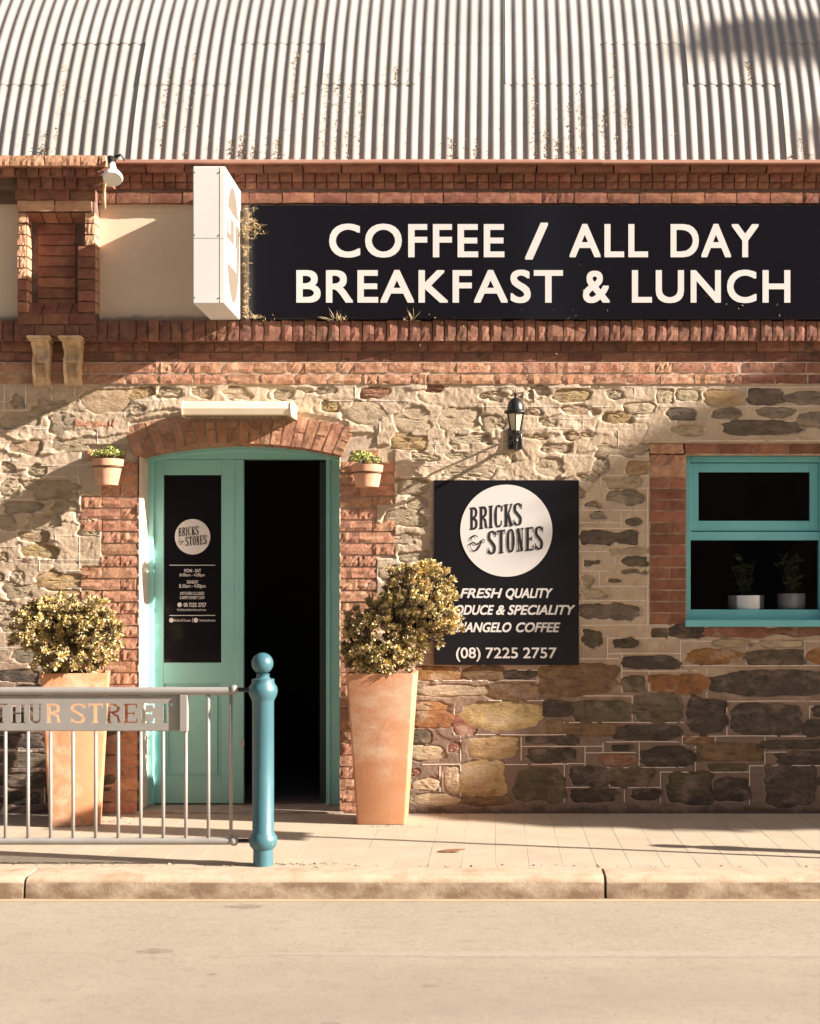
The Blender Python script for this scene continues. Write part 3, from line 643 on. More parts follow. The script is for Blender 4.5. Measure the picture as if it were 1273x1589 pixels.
# consoles under the pilaster
def console(px0, px1, parent):
    xm = (X(px0, -.12)+X(px1, -.12))/2; zt = Z(520, -.14)-.001; zb = Z(598, -.06)
    con = MB(); hgt = zt-zb
    con.bev(xm-.084, xm+.084, -.155, .0, zt-.022, zt, .005).bev(xm-.076, xm+.076, -.145, .0, zt-.036, zt-.0225, .004)
    con = con.build('console', M['consol'], parent)
    prof = []
    n = 28
    for i in range(n+1):
        t = i/n; z = zt-.0365-t*(hgt-.0365)
        y = -(.118-.055*t-.030*math.sin(t*math.pi*2.0+.25)*(1-t*.35)+(.016*math.exp(-((t-.42)/.06)**2)))
        wdt = .060-.006*t+(.006*math.exp(-((t-.1)/.1)**2))+(.006*math.exp(-((t-.93)/.06)**2))
        prof.append((y, z, wdt))
    for sx in (-1, 1):
        secs = [[(xm+sx*wd*.62, y, z), (xm+sx*wd, y-.006, z), (xm+sx*wd, 0, z), (xm+sx*wd*.62, 0, z)] for y, z, wd in prof]
        MB().loft(secs).build('scroll_side', M['consol'], con, smooth=35)
    secs = [[(xm-wd*.61, y+.008, z), (xm+wd*.61, y+.008, z), (xm+wd*.61, 0, z), (xm-wd*.61, 0, z)] for y, z, wd in prof]
    MB().loft(secs).build('scroll_face', M['consol'], con, smooth=35)
    m = MB()
    for i in range(5):
        xx = xm-.024+i*.012; secs = []
        for y, z, wd in prof[13:24]: secs.append([(xx-.003, y+.010, z), (xx, y+.001, z), (xx+.003, y+.010, z)])
        m.loft(secs)
    for a in range(10):
        t0 = math.pi*2*a/9
    y0 = prof[12][0]; m.lathe([(.0, 0), (.0, 0)], 0, 0, 3) if False else None
    ring = [(xm+.020*math.cos(t)*(1-t/8), prof[4][0]+.002, prof[4][1]+.006+.016*math.sin(t)*(1-t/8)) for t in [k*.5 for k in range(13)]]
    m.tube(ring, .0035, 6); ring = [(2*xm-x_, y_, z_) for x_, y_, z_ in ring]; m.tube(ring, .0035, 6)
    for k in range(5):
        m.tube([(xm-.026+k*.013, prof[12][0]-.004, prof[12][1]+.006*(2-abs(k-2))), (xm-.026+k*.013, prof[14][0]-.002, prof[14][1])], .006, 6)
    for k in (-1, 0, 1): m.tube([(xm+k*.026, -.03, zb-.004), (xm+k*.026, -.03, zb+.02)], [.004, .02], 8)
    m.build('acanthus_carving', M['consol'], con, smooth=True)
console(42, 80, cafe); console(90, 129, cafe)

# ---- door brick surround
ds = MB().box(X(158), DX0, -.001, .034, 0, Z(690)).build('door_surround', M['mortar'], cafe); ds2 = MB().box(DX1, X(584), -.001, .034, 0, Z(680)).build('door_surround', M['mortar'], cafe)
for r_ in range(31):
    z0 = .004+r_*.086; z1 = z0+.0735
    py = HY-(z1-EYE)*F/D
    m = 'brick_rough'
    if py > 706:
        xl = teeth_left(z0+.03)
        if r_ % 2: brick(ds, xl, DX0-.128, z0, z1, -.013, m); brick(ds, DX0-.12, DX0-.001, z0, z1, -.013, m)
        elif DX0-xl < .3: brick(ds, xl, DX0-.001, z0, z1, -.013, m)
        else: brick(ds, xl, xl+.15, z0, z1, -.013, m); brick(ds, xl+.158, DX0-.001, z0, z1, -.013, m)
    elif py > 640 and DX0-.35 < DX0:
        xr = X(196)-(706-py)*.0007
        if z1 < Z(650): run(ds, X(137), xr-.0, z0, z1, -.013, m=m)
    xr = teeth_right(z0+.03)
    if py > 712:
        if r_ % 2: brick(ds2, DX1+.001, DX1+.135, z0, z1, -.013, m); brick(ds2, DX1+.143, xr, z0, z1, -.013, m)
        elif xr-DX1 < .3: brick(ds2, DX1+.001, xr, z0, z1, -.013, m)
        else: brick(ds2, DX1+.001, DX1+.232, z0, z1, -.013, m); brick(ds2, DX1+.24, xr, z0, z1, -.013, m)
    elif py > 652: run(ds2, X(548), X(588 if py > 668 else 612), z0, z1, -.013, m=m)
run(ds, X(118), X(178), Z(665), Z(650), -.013, m='brick_rough', headers=0)
# ---- the arch of bricks on edge
va = MB()
va.add([], [])
arc = link('door_arch', None, cafe)
me_ = MB(); n = 40
for i in range(n):
    t0, t1 = -hc+2*hc*i/n, -hc+2*hc*(i+1)/n
    def P(t, up): th = math.radians(25)*t/hc; x = acx+t; z = archz(x)+.004; return (x+math.sin(th)*up, z+math.cos(th)*up*(.98 if up else 1))
    a, b_, c, d = P(t0, .0), P(t1, .0), P(t1, .225), P(t0, .225)
    me_.add([(a[0], -.004, a[1]), (b_[0], -.004, b_[1]), (c[0], -.004, c[1]), (d[0], -.004, d[1]), (a[0], .30, a[1]), (b_[0], .30, b_[1]), (c[0], .30, c[1]), (d[0], .30, d[1])], [(0, 1, 2, 3), (0, 1, 5, 4), (2, 3, 7, 6)])
me_.build('arch_mortar', M['mortar'], arc)
N_A = 20
for i in range(N_A):
    for hv in ((0, .105), (.112, .222)) if i % 2 else ((0, .222),):
        t0, t1 = -hc-.02+(2*hc+.04)*(i+.08)/N_A, -hc-.02+(2*hc+.04)*(i+.88)/N_A
        g = 4; vs = []; fs = []
        for ju in range(5):
            for iu in range(3):
                t = t0+(t1-t0)*iu/2; th = math.radians(25)*t/hc; up = hv[0]+(hv[1]-hv[0])*ju/4
                x = acx+t+math.sin(th)*up; z = archz(min(max(acx+t, DX0), DX1))+math.cos(th)*up-(abs(t)-hc if abs(t) > hc else 0)
                vs.append((x+random.uniform(-.002, .002), -.014+random.uniform(-.004, .004), z+random.uniform(-.002, .002)))
        for ju in range(4):
            for iu in range(2): fs.append((ju*3+iu, ju*3+iu+1, (ju+1)*3+iu+1, (ju+1)*3+iu))
        rim = [0, 1, 2, 5, 8, 11, 14, 13, 12, 9, 6, 3]; nb = len(vs); vs += [(vs[k][0], .12 if hv[0] else .235, vs[k][2]) for k in rim]
        for k in range(12): fs.append((rim[k], rim[(k+1) % 12], nb+(k+1) % 12, nb+k))
        MB().add(vs, fs).build('arch_brick', M['brick_rough'], arc)
# ---- door: reveal, frame, leaf, second leaf standing open inside
MB().box(DX0-.045, DX0, .0, .38, 0, archz(DX0)+.03).build('door_reveal', M['reveal'], cafe); MB().box(DX1, DX1+.045, .0, .38, 0, archz(DX1)+.03).build('door_reveal', M['reveal'], cafe)
MB().bev(DX0-.02, DX1+.02, -.02, .42, -.03, .014, .004).build('doorstep', mat('step_concrete', (.40, .33, .27), .9, (.3, .23, .18), 8, .002, 50, coord='World'), cafe)
ZS = .016
FY = .295
fr = MB(); jl0, jl1 = DX0-.01, X(238, FY); jr0, jr1 = X(506, FY), DX1+.01
zh = Z(712, FY)
fr.bev(jl0, jl1, FY, FY+.1, ZS, zh+.02, .004).bev(jr0, jr1, FY, FY+.1, ZS, zh+.02, .004)
poly = [(DX0-.01, zh)]+[(DX0-.01+(DX1-DX0+.02)*i/24, archz(min(max(DX0-.01+(DX1-DX0+.02)*i/24, DX0), DX1))+.02) for i in range(25)]+[(DX1+.01, zh)]
fr.prism(poly, FY+.012, FY+.1)
fr.bev(jr0+.022, jr0+.034, FY-.012, FY+.0, ZS, zh, .003)
fr = fr.build('door_frame', M['teal'], cafe)
m = MB(); pz = []
for i in range(24):
    xa_, xb_ = DX0+(DX1-DX0)*i/24, DX0+(DX1-DX0)*(i+1)/24
    za_, zb_ = archz(xa_), archz(xb_)
    m.add([(xa_, FY-.03, za_-.022), (xb_, FY-.03, zb_-.022), (xb_, FY-.03, zb_+.01), (xa_, FY-.03, za_+.01), (xa_, FY+.011, za_-.03), (xb_, FY+.011, zb_-.03)], [(0, 1, 2, 3), (0, 1, 5, 4)])
m.build('arched_bead', M['teal'], fr)
# leaf
LY = FY+.035
lx0, lx1 = X(233, LY), X(378, LY)
lz0, lz1 = ZS+.008, Z(713, LY)
gx0, gx1, gz0_, gz1_ = X(254, LY), X(343.5, LY), Z(1028.5, LY), Z(737, LY)
px0_, px1_, pz0_, pz1_ = X(253, LY), X(343, LY), Z(1207, LY), Z(1060, LY)
dl = MB().bev(lx0, gx0, LY, LY+.045, lz0, lz1, .003).bev(gx1, lx1, LY, LY+.045, lz0, lz1, .003).box(gx0, gx1, LY+.001, LY+.045, gz1_, lz1-.002).box(gx0, gx1, LY+.001, LY+.045, pz1_, gz0_).box(gx0, gx1, LY+.001, LY+.045, lz0+.002, pz0_)
dl = dl.build('door', M['teal'], cafe)
MB().bev(X(367, LY), lx1+.004, LY-.016, LY-.0005, lz0, lz1-.002, .003).build('meeting_bead', M['teal'], dl)
pm = MB().box(px0_, px1_, LY+.014, LY+.03, pz0_, pz1_)
for a in (0, .028):
    b_ = .005
    pm.bev(px0_+a, px0_+a+.009, LY+.002, LY+.0139, pz0_+a, pz1_-a, .002).bev(px1_-a-.009, px1_-a, LY+.002, LY+.0139, pz0_+a, pz1_-a, .002).bev(px0_+a, px1_-a, LY+.003, LY+.0139, pz0_+a, pz0_+a+.009, .002).bev(px0_+a, px1_-a, LY+.003, LY+.0139, pz1_-a-.009, pz1_-a, .002)
pm.build('lower_panel', M['teal'], dl)
gp = MB().box(gx0+.0, gx1-.0, LY+.016, LY+.024, gz0_, gz1_).build('glass_panel', M['black'], dl)
MB().box(X(374, LY), X(380, LY), LY-.02, LY-.0165, Z(1158, LY), Z(1150, LY)).build('latch', M['chrome'], dl)
# open leaf inside, seen end on against the right jamb
ox = X(503, .30)
ol = MB().bev(ox-.045, ox, FY+.11, FY+.78, ZS+.01, zh-.01, .004).build('door', mat('shaded_teal_inner_leaf', (.02, .035, .035), .7), cafe)  # door teal darkened almost to black, painting in the dimness of the room
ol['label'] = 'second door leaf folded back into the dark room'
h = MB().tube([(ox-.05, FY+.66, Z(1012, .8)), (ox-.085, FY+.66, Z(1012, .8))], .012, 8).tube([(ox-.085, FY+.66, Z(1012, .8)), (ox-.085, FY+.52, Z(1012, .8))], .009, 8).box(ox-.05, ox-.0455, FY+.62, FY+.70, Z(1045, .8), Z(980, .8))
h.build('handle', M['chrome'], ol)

# ------------------------------------------------------------------ text helpers
def textmesh(body, bold=0.0, shear=0, sp=1.0, wsp=1.0):
    c = bpy.data.curves.new('t', 'FONT'); c.body = body; c.offset = bold; c.shear = shear; c.space_character = sp; c.space_word = wsp
    c.resolution_u = 5; o = bpy.data.objects.new('t', c); C.objects.link(o)
    dg = bpy.context.evaluated_depsgraph_get(); me = bpy.data.meshes.new_from_object(o.evaluated_get(dg))
    v = np.empty(len(me.vertices)*3, np.float32); me.vertices.foreach_get('co', v); v = v.reshape(-1, 3).copy()
    f = [tuple(p.vertices) for p in me.polygons]
    bpy.data.objects.remove(o); bpy.data.curves.remove(c); bpy.data.meshes.remove(me)
    return v, f
def text(mb, body, px0, px1, pt, pb, Y, bold=0, shear=0, sp=1.0, wsp=1.0, desc=False):
    """flat lettering facing -y fitted to the pixel box (cap top, baseline)"""
    v, f = textmesh(body, 0, shear, sp, wsp); cap, _ = textmesh('E', 0)
    x0, x1 = v[:, 0].min(), v[:, 0].max(); c0, c1 = cap[:, 1].min(), cap[:, 1].max()
    sx = (X(px1, Y)-X(px0, Y))/(x1-x0); sz = (Z(pt, Y)-Z(pb, Y))/(c1-c0)
    wx = X(px1, Y)-X(px0, Y); b1 = bold*sz; sx = (wx-2*b1)/(x1-x0); hz = Z(pt, Y)-Z(pb, Y); szz = (hz-2*b1)/(c1-c0)
    for k in range(9 if bold else 1):
        dx, dz = [(0, 0), (b1, 0), (-b1, 0), (0, b1), (0, -b1), (b1, b1), (-b1, b1), (b1, -b1), (-b1, -b1)][k]
        mb.add([(X(px0, Y)+b1+dx+(p[0]-x0)*sx, Y-k*.00003, Z(pb, Y)+b1+dz+(p[1]-c0)*szz) for p in v], f)

def ribbon(pts, ws):
    """polygons of a stroked path (2D)"""
    out = []; L_ = []; R_ = []
    for i, p in enumerate(pts):
        a = pts[max(i-1, 0)]; b_ = pts[min(i+1, len(pts)-1)]; dx, dy = b_[0]-a[0], b_[1]-a[1]; l = math.hypot(dx, dy) or 1
        nx_, ny = -dy/l*ws[i]/2, dx/l*ws[i]/2; L_.append((p[0]+nx_, p[1]+ny)); R_.append((p[0]-nx_, p[1]-ny))
    for i in range(len(pts)-1): out.append([L_[i], R_[i], R_[i+1], L_[i+1]])
    return out
def arcpts(cx, cy, rx, ry, a0, a1, n=16, e=2.6):
    o = []
    for i in range(n+1):
        t = R(a0+(a1-a0)*i/n); c, s_ = math.cos(t), math.sin(t); k = (abs(c)**e+abs(s_)**e)**(-1/e); o.append((cx+rx*c*k, cy+ry*s_*k))
    return o
def slab(ch, W=.5, T=.13, t=.045, sh=.05, se=.05):
    """one serif letter, height 1; returns (advance, list of quads)"""
    P = []
    rect = lambda a, b_, c, d: P.append([(a, c), (b_, c), (b_, d), (a, d)])
    def stem(x, T_=T, lo=0, hi=1, top=True, bot=True):
        rect(x-T_/2, x+T_/2, lo, hi)
        if bot: rect(x-T_/2-se, x+T_/2+se, lo, lo+sh)
        if top: rect(x-T_/2-se, x+T_/2+se, hi-sh, hi)
    def arc(cx, cy, rx, ry, a0, a1, thick=T, thin=t, e=2.6):
        pts = arcpts(cx, cy, rx-thick/2, ry-thin/2, a0, a1, 20, e)
        ws = [thin+(thick-thin)*abs(math.cos(R(a0+(a1-a0)*i/20)))**1.6 for i in range(21)]
        P.extend(ribbon(pts, ws))
    x0 = se+T/2
    if ch == 'I': stem(x0); return 2*x0, P
    if ch in 'BR':
        stem(x0); arc(x0, .75, W-x0+(0 if ch == 'B' else 0)-.02, .25, -90, 90, T*.95); rect(x0, x0+.06, 1-t, 1); rect(x0, x0+.06, .5, .5+t)
        if ch == 'B': arc(x0, .26, W-x0, .26, -90, 90, T*.95)
        else:
            P.extend(ribbon([(x0+T*.6, .52), (W-T*.75, .36), (W-T*.5, .1), (W+.01, .02)], [t, T*.8, T*.9, t])); 
        return W, P
    if ch == 'C':
        arc(W/2, .5, W/2, .5, 52, 308); rect(W-T*.32-t/2, W, .70, .95); P.extend(ribbon([(W-t*1.2, .30), (W-t*1.2, .08)], [t, t])); return W, P
    if ch == 'K':
        stem(x0); P.extend(ribbon([(x0+T/2, .42), (W-.06, 1-sh)], [t*1.3, t*1.3])); P.extend(ribbon([(x0+T*.7, .55), (W-.06, 0)], [T, T])); rect(W-.16, W+.03, 0, sh); rect(W-.15, W+.02, 1-sh, 1); return W, P
    if ch == 'S':
        pts = arcpts(W/2, .745, W/2-T/2, .255-t/2, 20, 200, 14, 2.5)+[(W*.38, .56), (W*.62, .45)]+arcpts(W/2, .255, W/2-T/2, .255-t/2, 20, -160, 14, 2.5)
        n = len(pts); ws = []
        for i in range(n):
            a = pts[max(0, i-1)]; b_ = pts[min(n-1, i+1)]; v_ = abs(b_[1]-a[1])/(math.hypot(b_[0]-a[0], b_[1]-a[1])+1e-9); ws.append(t+(T-t)*(v_ if 8 < i < n-9 else v_*.45))
        P.extend(ribbon(pts, ws)); rect(W-t, W, .72, .96); rect(0, t, .04, .28); return W, P
    if ch == 'T':
        stem(W/2, top=False); rect(0, W, 1-t, 1); rect(0, t, .80, 1); rect(W-t, W, .80, 1); return W, P
    if ch == 'O': arc(W/2, .5, W/2, .5, 0, 360); return W, P
    if ch == 'N':
        stem(x0, t*1.1); stem(W-x0, t*1.1, bot=False); P.extend(ribbon([(x0-.03, .98), (W-x0, .02)], [T, T])); return W, P
    if ch == 'E':
        stem(x0, top=False, bot=False); rect(0, W-.02, 0, t); rect(0, W-.03, 1-t, 1); rect(x0, W*.75, .5-t/2, .5+t/2); rect(W*.75-t/2, W*.75+t/2, .40, .60); rect(W-.03-t, W-.03, .78, 1); rect(W-.02-t, W-.02, 0, .23); return W, P
    if ch == 'H': stem(x0); stem(W-x0); rect(x0, W-x0, .5-t/2, .5+t/2); return W, P
    if ch == 'U':
        stem(x0, bot=False, lo=.22); stem(W-x0, t*1.2, lo=.22, bot=False)
        pts = arcpts(W/2, .24, W/2-x0, .24-t/2, 180, 360, 16, 2.4); P.extend(ribbon(pts, [T-(T-t*1.1)*i/16 for i in range(17)])); return W, P
    if ch == 'A':
        P.extend(ribbon([(.07, 0), (W*.5, 1)], [t*1.1, t*1.1])); P.extend(ribbon([(W*.5-.02, 1), (W-.09, 0)], [T, T])); rect(W*.25, W*.72, .32, .32+t); rect(0, .17, 0, sh*.8); rect(W-.22, W+.02, 0, sh*.8); return W, P
    return W*.5, P
def slabword(word, gap=.09, **k):
    x = 0; P = []
    for ch in word:
        if ch == ' ': x += .42; continue
        a, q_ = slab(ch, **k); P += [[(p[0]+x, p[1]) for p in poly] for poly in q_]; x += a+gap
    return x-gap, P
def logo(cx, cy, rp, Y, parent):
    """round white logo with slanted slab lettering; cx,cy,rp in px"""
    r_ = rp*(D+Y)/F; x0, z0 = X(cx, Y), Z(cy, Y)
    n = 72; disc = [(x0+r_*math.cos(2*math.pi*k/n), z0+r_*math.sin(2*math.pi*k/n)) for k in range(n)]
    MB().prism(disc, Y-.002, Y).build('round_logo', M['white'], parent)
    b = MB(); cnt = [0]
    def put(word, u0, u1, v0, v1, sl_, **k):
        wd, P = slabword(word, **k)
        for q_ in P:
            cnt[0] += 1; yy = Y-.0026-cnt[0]*.000012; pts = []
            for a, c in q_:
                u = u0+(u1-u0)*a/wd; v = v0+(v1-v0)*c+sl_*(u-u0)
                pts.append((x0+u*r_, yy, z0+v*r_))
            b.add(pts, [tuple(range(len(pts)))])
    put('BRICKS', -.80, .34, .01, .50, .095, W=.62, T=.20, t=.07, sh=.06, se=.06, gap=.10)
    put('STONES', -.40, .80, -.52, -.01, .095, W=.62, T=.20, t=.07, sh=.06, se=.06, gap=.10)
    amp = [(.36, .30), (.30, .18), (.18, .10), (.02, .14), (-.04, .30), (.06, .44), (.26, .50), (.12, .56), (.06, .70), (.16, .82), (.30, .80), (.30, .68), (.20, .62)]
    amp2 = [(.06, .28), (.16, .06), (.42, .02), (.66, .26), (.80, .60), (.96, .74), (1.02, .62), (.92, .52), (.74, .58), (.52, .42), (.30, .50), (.20, .58)]
    for path, wd in ((amp2, [.03, .06, .10, .10, .07, .04, .04, .04, .06, .08, .06, .04]), ([(.20, .62), (.10, .74), (.18, .90), (.40, .98), (.58, .88)], [.04, .09, .10, .06, .03]), ([(.06, .28), (.04, .42), (.2, .52), (.40, .52)], [.05, .08, .06, .03])):
        pts = []
        for i in range(len(path)-1):
            for s_ in range(4):
                p0 = path[max(i-1, 0)]; p1 = path[i]; p2 = path[i+1]; p3 = path[min(i+2, len(path)-1)]; t = s_/4
                pts.append(tuple(.5*((2*p1[d])+(-p0[d]+p2[d])*t+(2*p0[d]-5*p1[d]+4*p2[d]-p3[d])*t*t+(-p0[d]+3*p1[d]-3*p2[d]+p3[d])*t**3) for d in (0, 1)))
        pts.append(path[-1]); ws = [wd[min(i//4, len(wd)-1)] for i in range(len(pts))]
        for q_ in ribbon(pts, ws):
            cnt[0] += 1; b.add([(x0+(-.80+.32*a)*r_, Y-.0026-cnt[0]*.000012, z0+(-.44+.34*c)*r_) for a, c in q_], [(0, 1, 2, 3)])
    b.build('logo_lettering', M['ink'], parent)
M['ink'] = mat('black_ink', (.012, .011, .014), .5)
# door notice
ny = LY+.0155
logo(299, 833, 27.5, ny, dl)
b = MB()
text(b, 'MON - SAT', 286, 312, 883, 888.2, ny-.001, .015); text(b, '8.00am - 4.00pm', 279, 318, 889.8, 894.5, ny-.001, .01)
text(b, 'SUNDAY', 290, 308, 900.5, 905.6, ny-.001, .015); text(b, '8.30am - 4.00pm', 278, 319, 906.5, 912, ny-.001, .01)
text(b, 'KITCHEN CLOSED', 280, 317, 918.5, 923.3, ny-.001, .01); text(b, '3.00PM EVERY DAY', 279, 318, 925, 929.8, ny-.001, .01)
text(b, '08 7225 2757', 285, 320, 935.5, 941.8, ny-.001, .015); text(b, 'bricksandstones.com.au', 275, 320, 944, 948, ny-.001)
text(b, 'Bricks & Stones', 270, 296, 960.5, 964.5, ny-.001); text(b, 'bricksandstones', 310, 334, 960.5, 964.5, ny-.001)
for px, py, r_ in ((279, 938.5, 3.6), (266, 962.5, 3.6), (304, 962.5, 3.6)):
    x0, z0, rr = X(px, ny), Z(py, ny), r_*(D+ny)/F; b.prism([(x0+rr*math.cos(k*.3927), z0+rr*math.sin(k*.3927)) for k in range(16)], ny-.0012, ny)
for a, c, y in ((263, 334, 877), (263, 334, 955)): b.box(X(a, ny), X(c, ny), ny-.001, ny, Z(y+.6, ny), Z(y-.4, ny))
b.box(X(298.6, ny), X(299.2, ny), ny-.001, ny, Z(966, ny), Z(959, ny))
b.build('notice_lettering', M['white'], dl)

# ---- window
WY = .055
wr = MB().box(WX0-.03, WX0, .0, .2, WZ0-.03, WZ1+.03).box(WX1, WX1+.03, .0, .2, WZ0-.03, WZ1+.03).box(WX0, WX1, .0, .2, WZ1, WZ1+.03).box(WX0, WX1, .0, .2, WZ0-.03, WZ0)
wr.build('window_reveal', M['mortar_dark'], cafe)
def fm(b, x0, x1, z0, z1, wl_, wr_, wb_, wt, y0, y1, bv=.003):
    b.bev(x0, x0+wl_, y0, y1, z0, z1, bv).bev(x1-wr_, x1, y0, y1, z0, z1, bv).bev(x0+wl_, x1-wr_, y0+.0015, y1, z1-wt, z1, bv).bev(x0+wl_, x1-wr_, y0+.0015, y1, z0, z0+wb_, bv)
wf = MB(); Zw = lambda p: Z(p, WY); Xw = lambda p: X(p, WY)
fm(wf, WX0, WX1, WZ0, WZ1, Xw(1072)-WX0, .05, Zw(946)-WZ0, WZ1-Zw(717), WY, WY+.1)
wf.bev(Xw(1072), WX1-.05, WY+.012, WY+.09, Zw(838), Zw(825), .003)
wf = wf.build('window', M['teal_w'], cafe)
us = MB(); fm(us, Xw(1072)+.001, WX1-.051, Zw(824)+.001, Zw(718), Xw(1085)-Xw(1072), .065, Zw(808)-Zw(824), Zw(718)-Zw(732), WY+.03, WY+.07); us.build('upper_sash', M['teal_w'], wf)
MB().bev(WX0-.01, WX1+.01, -.045, WY+.02, WZ0-.022, WZ0+.030, .006).build('sill', M['teal_w'], wf)
MB().box(Xw(1083), WX1-.1, WY+.05, WY+.054, Zw(810), Zw(730)).build('pane', M['glass'], wf)
MB().box(Xw(1070), WX1-.045, WY+.05, WY+.054, Zw(948), Zw(836)).build('pane', M['glass'], wf)
MB().box(WX0, WX1, WY+.11, .55, WZ0-.02, WZ0+.09).build('inner_sill', M['inner'], wf)
ws_ = MB().box(X(1008), WX0-.001, -.001, .034, Z(968), Z(688)).box(X(1008), WX1+.25, -.001, .034, WZ1+.001, Z(688)).box(WX1+.001, WX1+.24, -.001, .034, Z(968), WZ1).build('window_surround', M['mortar'], cafe)
for i in range(15):
    z0, z1 = Zr(706+i*17.6, 706+i*17.6+15.6); mm = 'brick_rough' if i < 2 else 'brick'
    for xs, xe in ((X(1010), WX0-.004), (WX1+.004, WX1+.24)):
        w_ = xe-xs
        if i % 2: brick(ws_, xs, xe, z0, z1, -.010, mm)
        else: brick(ws_, xs, xs+w_*.53, z0, z1, -.010, mm); brick(ws_, xs+w_*.53+.008, xe, z0, z1, -.010, mm)
z0, z1 = Zr(689, 704); x = X(1009)
while x < WX1+.25: brick(ws_, x, x+.245, z0, z1, -.010, 'brick_rough' if x < X(1050) else 'brick'); x += .254

# ---- corrugated vault roof
RC, RZc, RR = 4.40+.02, 3.52, 4.5
RIB = .0867; SW = 8*RIB
def roofpt(x, ph, up):
    r_ = RR+up; return (x, RC-r_*math.cos(ph), RZc+r_*math.sin(ph))
def sheet(ph0, ph1, up, n):
    per = 8; nb = 8*per+3; vs = []; fs = []
    for j in range(n+1):
        ph = ph0+(ph1-ph0)*j/n
        for i in range(nb+1):
            x = i*RIB/per; h_ = .0074*math.cos(2*math.pi*x/RIB); vs.append(roofpt(x, ph, up+h_+(.0015 if j == 0 else 0)))
    for j in range(n):
        for i in range(nb): a = j*(nb+1)+i; fs.append((a, a+1, a+nb+2, a+nb+1))
    me = MB().add(vs, fs).mesh('roof_sheet', M['zinc'], smooth=True)
    return me
P0 = 15.5
lapA, lapB = R(25.6), R(31.3)     # alternate lap heights
shs = {'A': sheet(R(P0), lapA+.01, 0, 24), 'B': sheet(R(P0), lapB+.01, 0, 30), 'AU': sheet(lapA, R(62), .0028, 60), 'BU': sheet(lapB, R(62), .0028, 60), 'T': sheet(R(61.5), R(150), .009, 60)}
roof = MB().box(XL, XR, .12, 9.6, 4.70, 4.719).build('roof', M['mortar_dark'], cafe)
x_start = X(70, .3)-SW*8
for i in range(22):
    x0 = x_start+i*SW; k = 'B' if i % 2 == 0 else 'A'
    if x0 < -6.2 or x0 > 4.9: continue
    for kk in (k, k+'U', 'T'):
        o = link('roof_sheet', shs[kk], roof, (x0, random.uniform(-.002, .002), random.uniform(-.0008, .0008)+(.0010 if i % 2 else 0)))
# gable ends of the vault
for xx in (-6.1, 5.4):
    pts = [(RC-RR*.985*math.cos(R(a)), RZc+RR*.985*math.sin(R(a))) for a in range(16, 165, 4)]
    g = MB(); n = len(pts); g.add([(xx, y, z) for y, z in pts]+[(xx+.2, y, z) for y, z in pts], [tuple(range(n)), tuple(range(n, 2*n))[::-1]]); g.build('gable', M['dark'], roof)
# dry litter lodged in the valleys of the roof
n = 2600; pts = []; dr = []
spots_ = [(505, 100, 235), (520, 100, 240), (545, 110, 240), (560, 110, 240), (355, 200, 246), (368, 210, 246), (383, 195, 246), (400, 215, 246), (425, 200, 246), (830, 80, 246), (848, 190, 248), (865, 200, 248), (885, 150, 248), (905, 130, 248), (942, 160, 248), (1130, 230, 248), (1180, 80, 120), (60, 190, 246), (72, 215, 246), (85, 90, 240), (240, 90, 220), (1240, 225, 248), (1256, 200, 248), (700, 200, 246), (745, 215, 246), (290, 50, 230), (455, 60, 160), (610, 90, 120), (975, 150, 246), (960, 60, 246)]
for k in range(n):
    px, a, b_ = random.choice(spots_); px += random.choice((0, 0, 0, random.gauss(0, 40))); py = b_-(b_-a)*random.random()**.8; 
    if py < 0: continue
    ph = R(P0+ (247-py)/247*19.5); xx = X(px, .1); i_ = round((xx-x_start)/RIB-.5)+.5; xx = x_start+i_*RIB+random.gauss(0, .012)
    p = roofpt(xx, ph, .004+random.uniform(-.006, .006)); pts.append(p); dr.append((random.gauss(0, 1), random.gauss(0, .5)-.4, random.gauss(0, .8)))
pts = np.array(pts); n = len(pts); t = rng.uniform(.25, 1.2, (n, 1))*np.array([[1, .95, .85]])
tag(link('roof_leaf_litter', leafmesh('roof_leaf_litter', pts, np.array(dr), rng.uniform(.008, .026, n), rng.uniform(.005, .010, n), M['litter'], t)), 'dry leaves and moss lodged in the valleys of the iron roof', 'leaf litter', kind='stuff')

# ================================================================== SIGNS
SY = -.105
fs_ = thing('fascia_sign', (X(840), SY, Z(495)), 'long black sign reading COFFEE / ALL DAY BREAKFAST & LUNCH', 'sign')
MB().bev(X(386, SY), X(1330, SY), SY, -.004, Z(495, SY), Z(318, SY), .003).build('sign_board', M['black'], fs_)
b = MB()
for wd_, a_, c_, t_, l_ in (('COFFEE', 511, 783, 347.5, 399), ('/', 815, 851, 346, 402), ('ALL', 884, 1006, 347.5, 399), ('DAY', 1041, 1178, 347.5, 399), ('BREAKFAST', 460, 874, 419, 469.5), ('&', 905, 947, 419, 469.5), ('LUNCH', 981, 1227, 419, 469.5)):
    b = MB(); text(b, wd_, a_, c_, t_, l_, SY-.002, .018, sp=1.10); b.build('lettering', M['white'], fs_)
SY2 = -.035
nb_ = thing('notice_board_sign', (X(786), SY2, Z(1032)), 'square black sign with a round white logo and the phone number (08) 7225 2757', 'sign')
MB().bev(X(673.5, SY2), X(899, SY2), SY2, -.004, Z(1032, SY2), Z(745, SY2), .003).build('sign_board', M['black2'], nb_)
logo(786, 823.5, 71.5, SY2-.0015, nb_)
yy = SY2-.0025
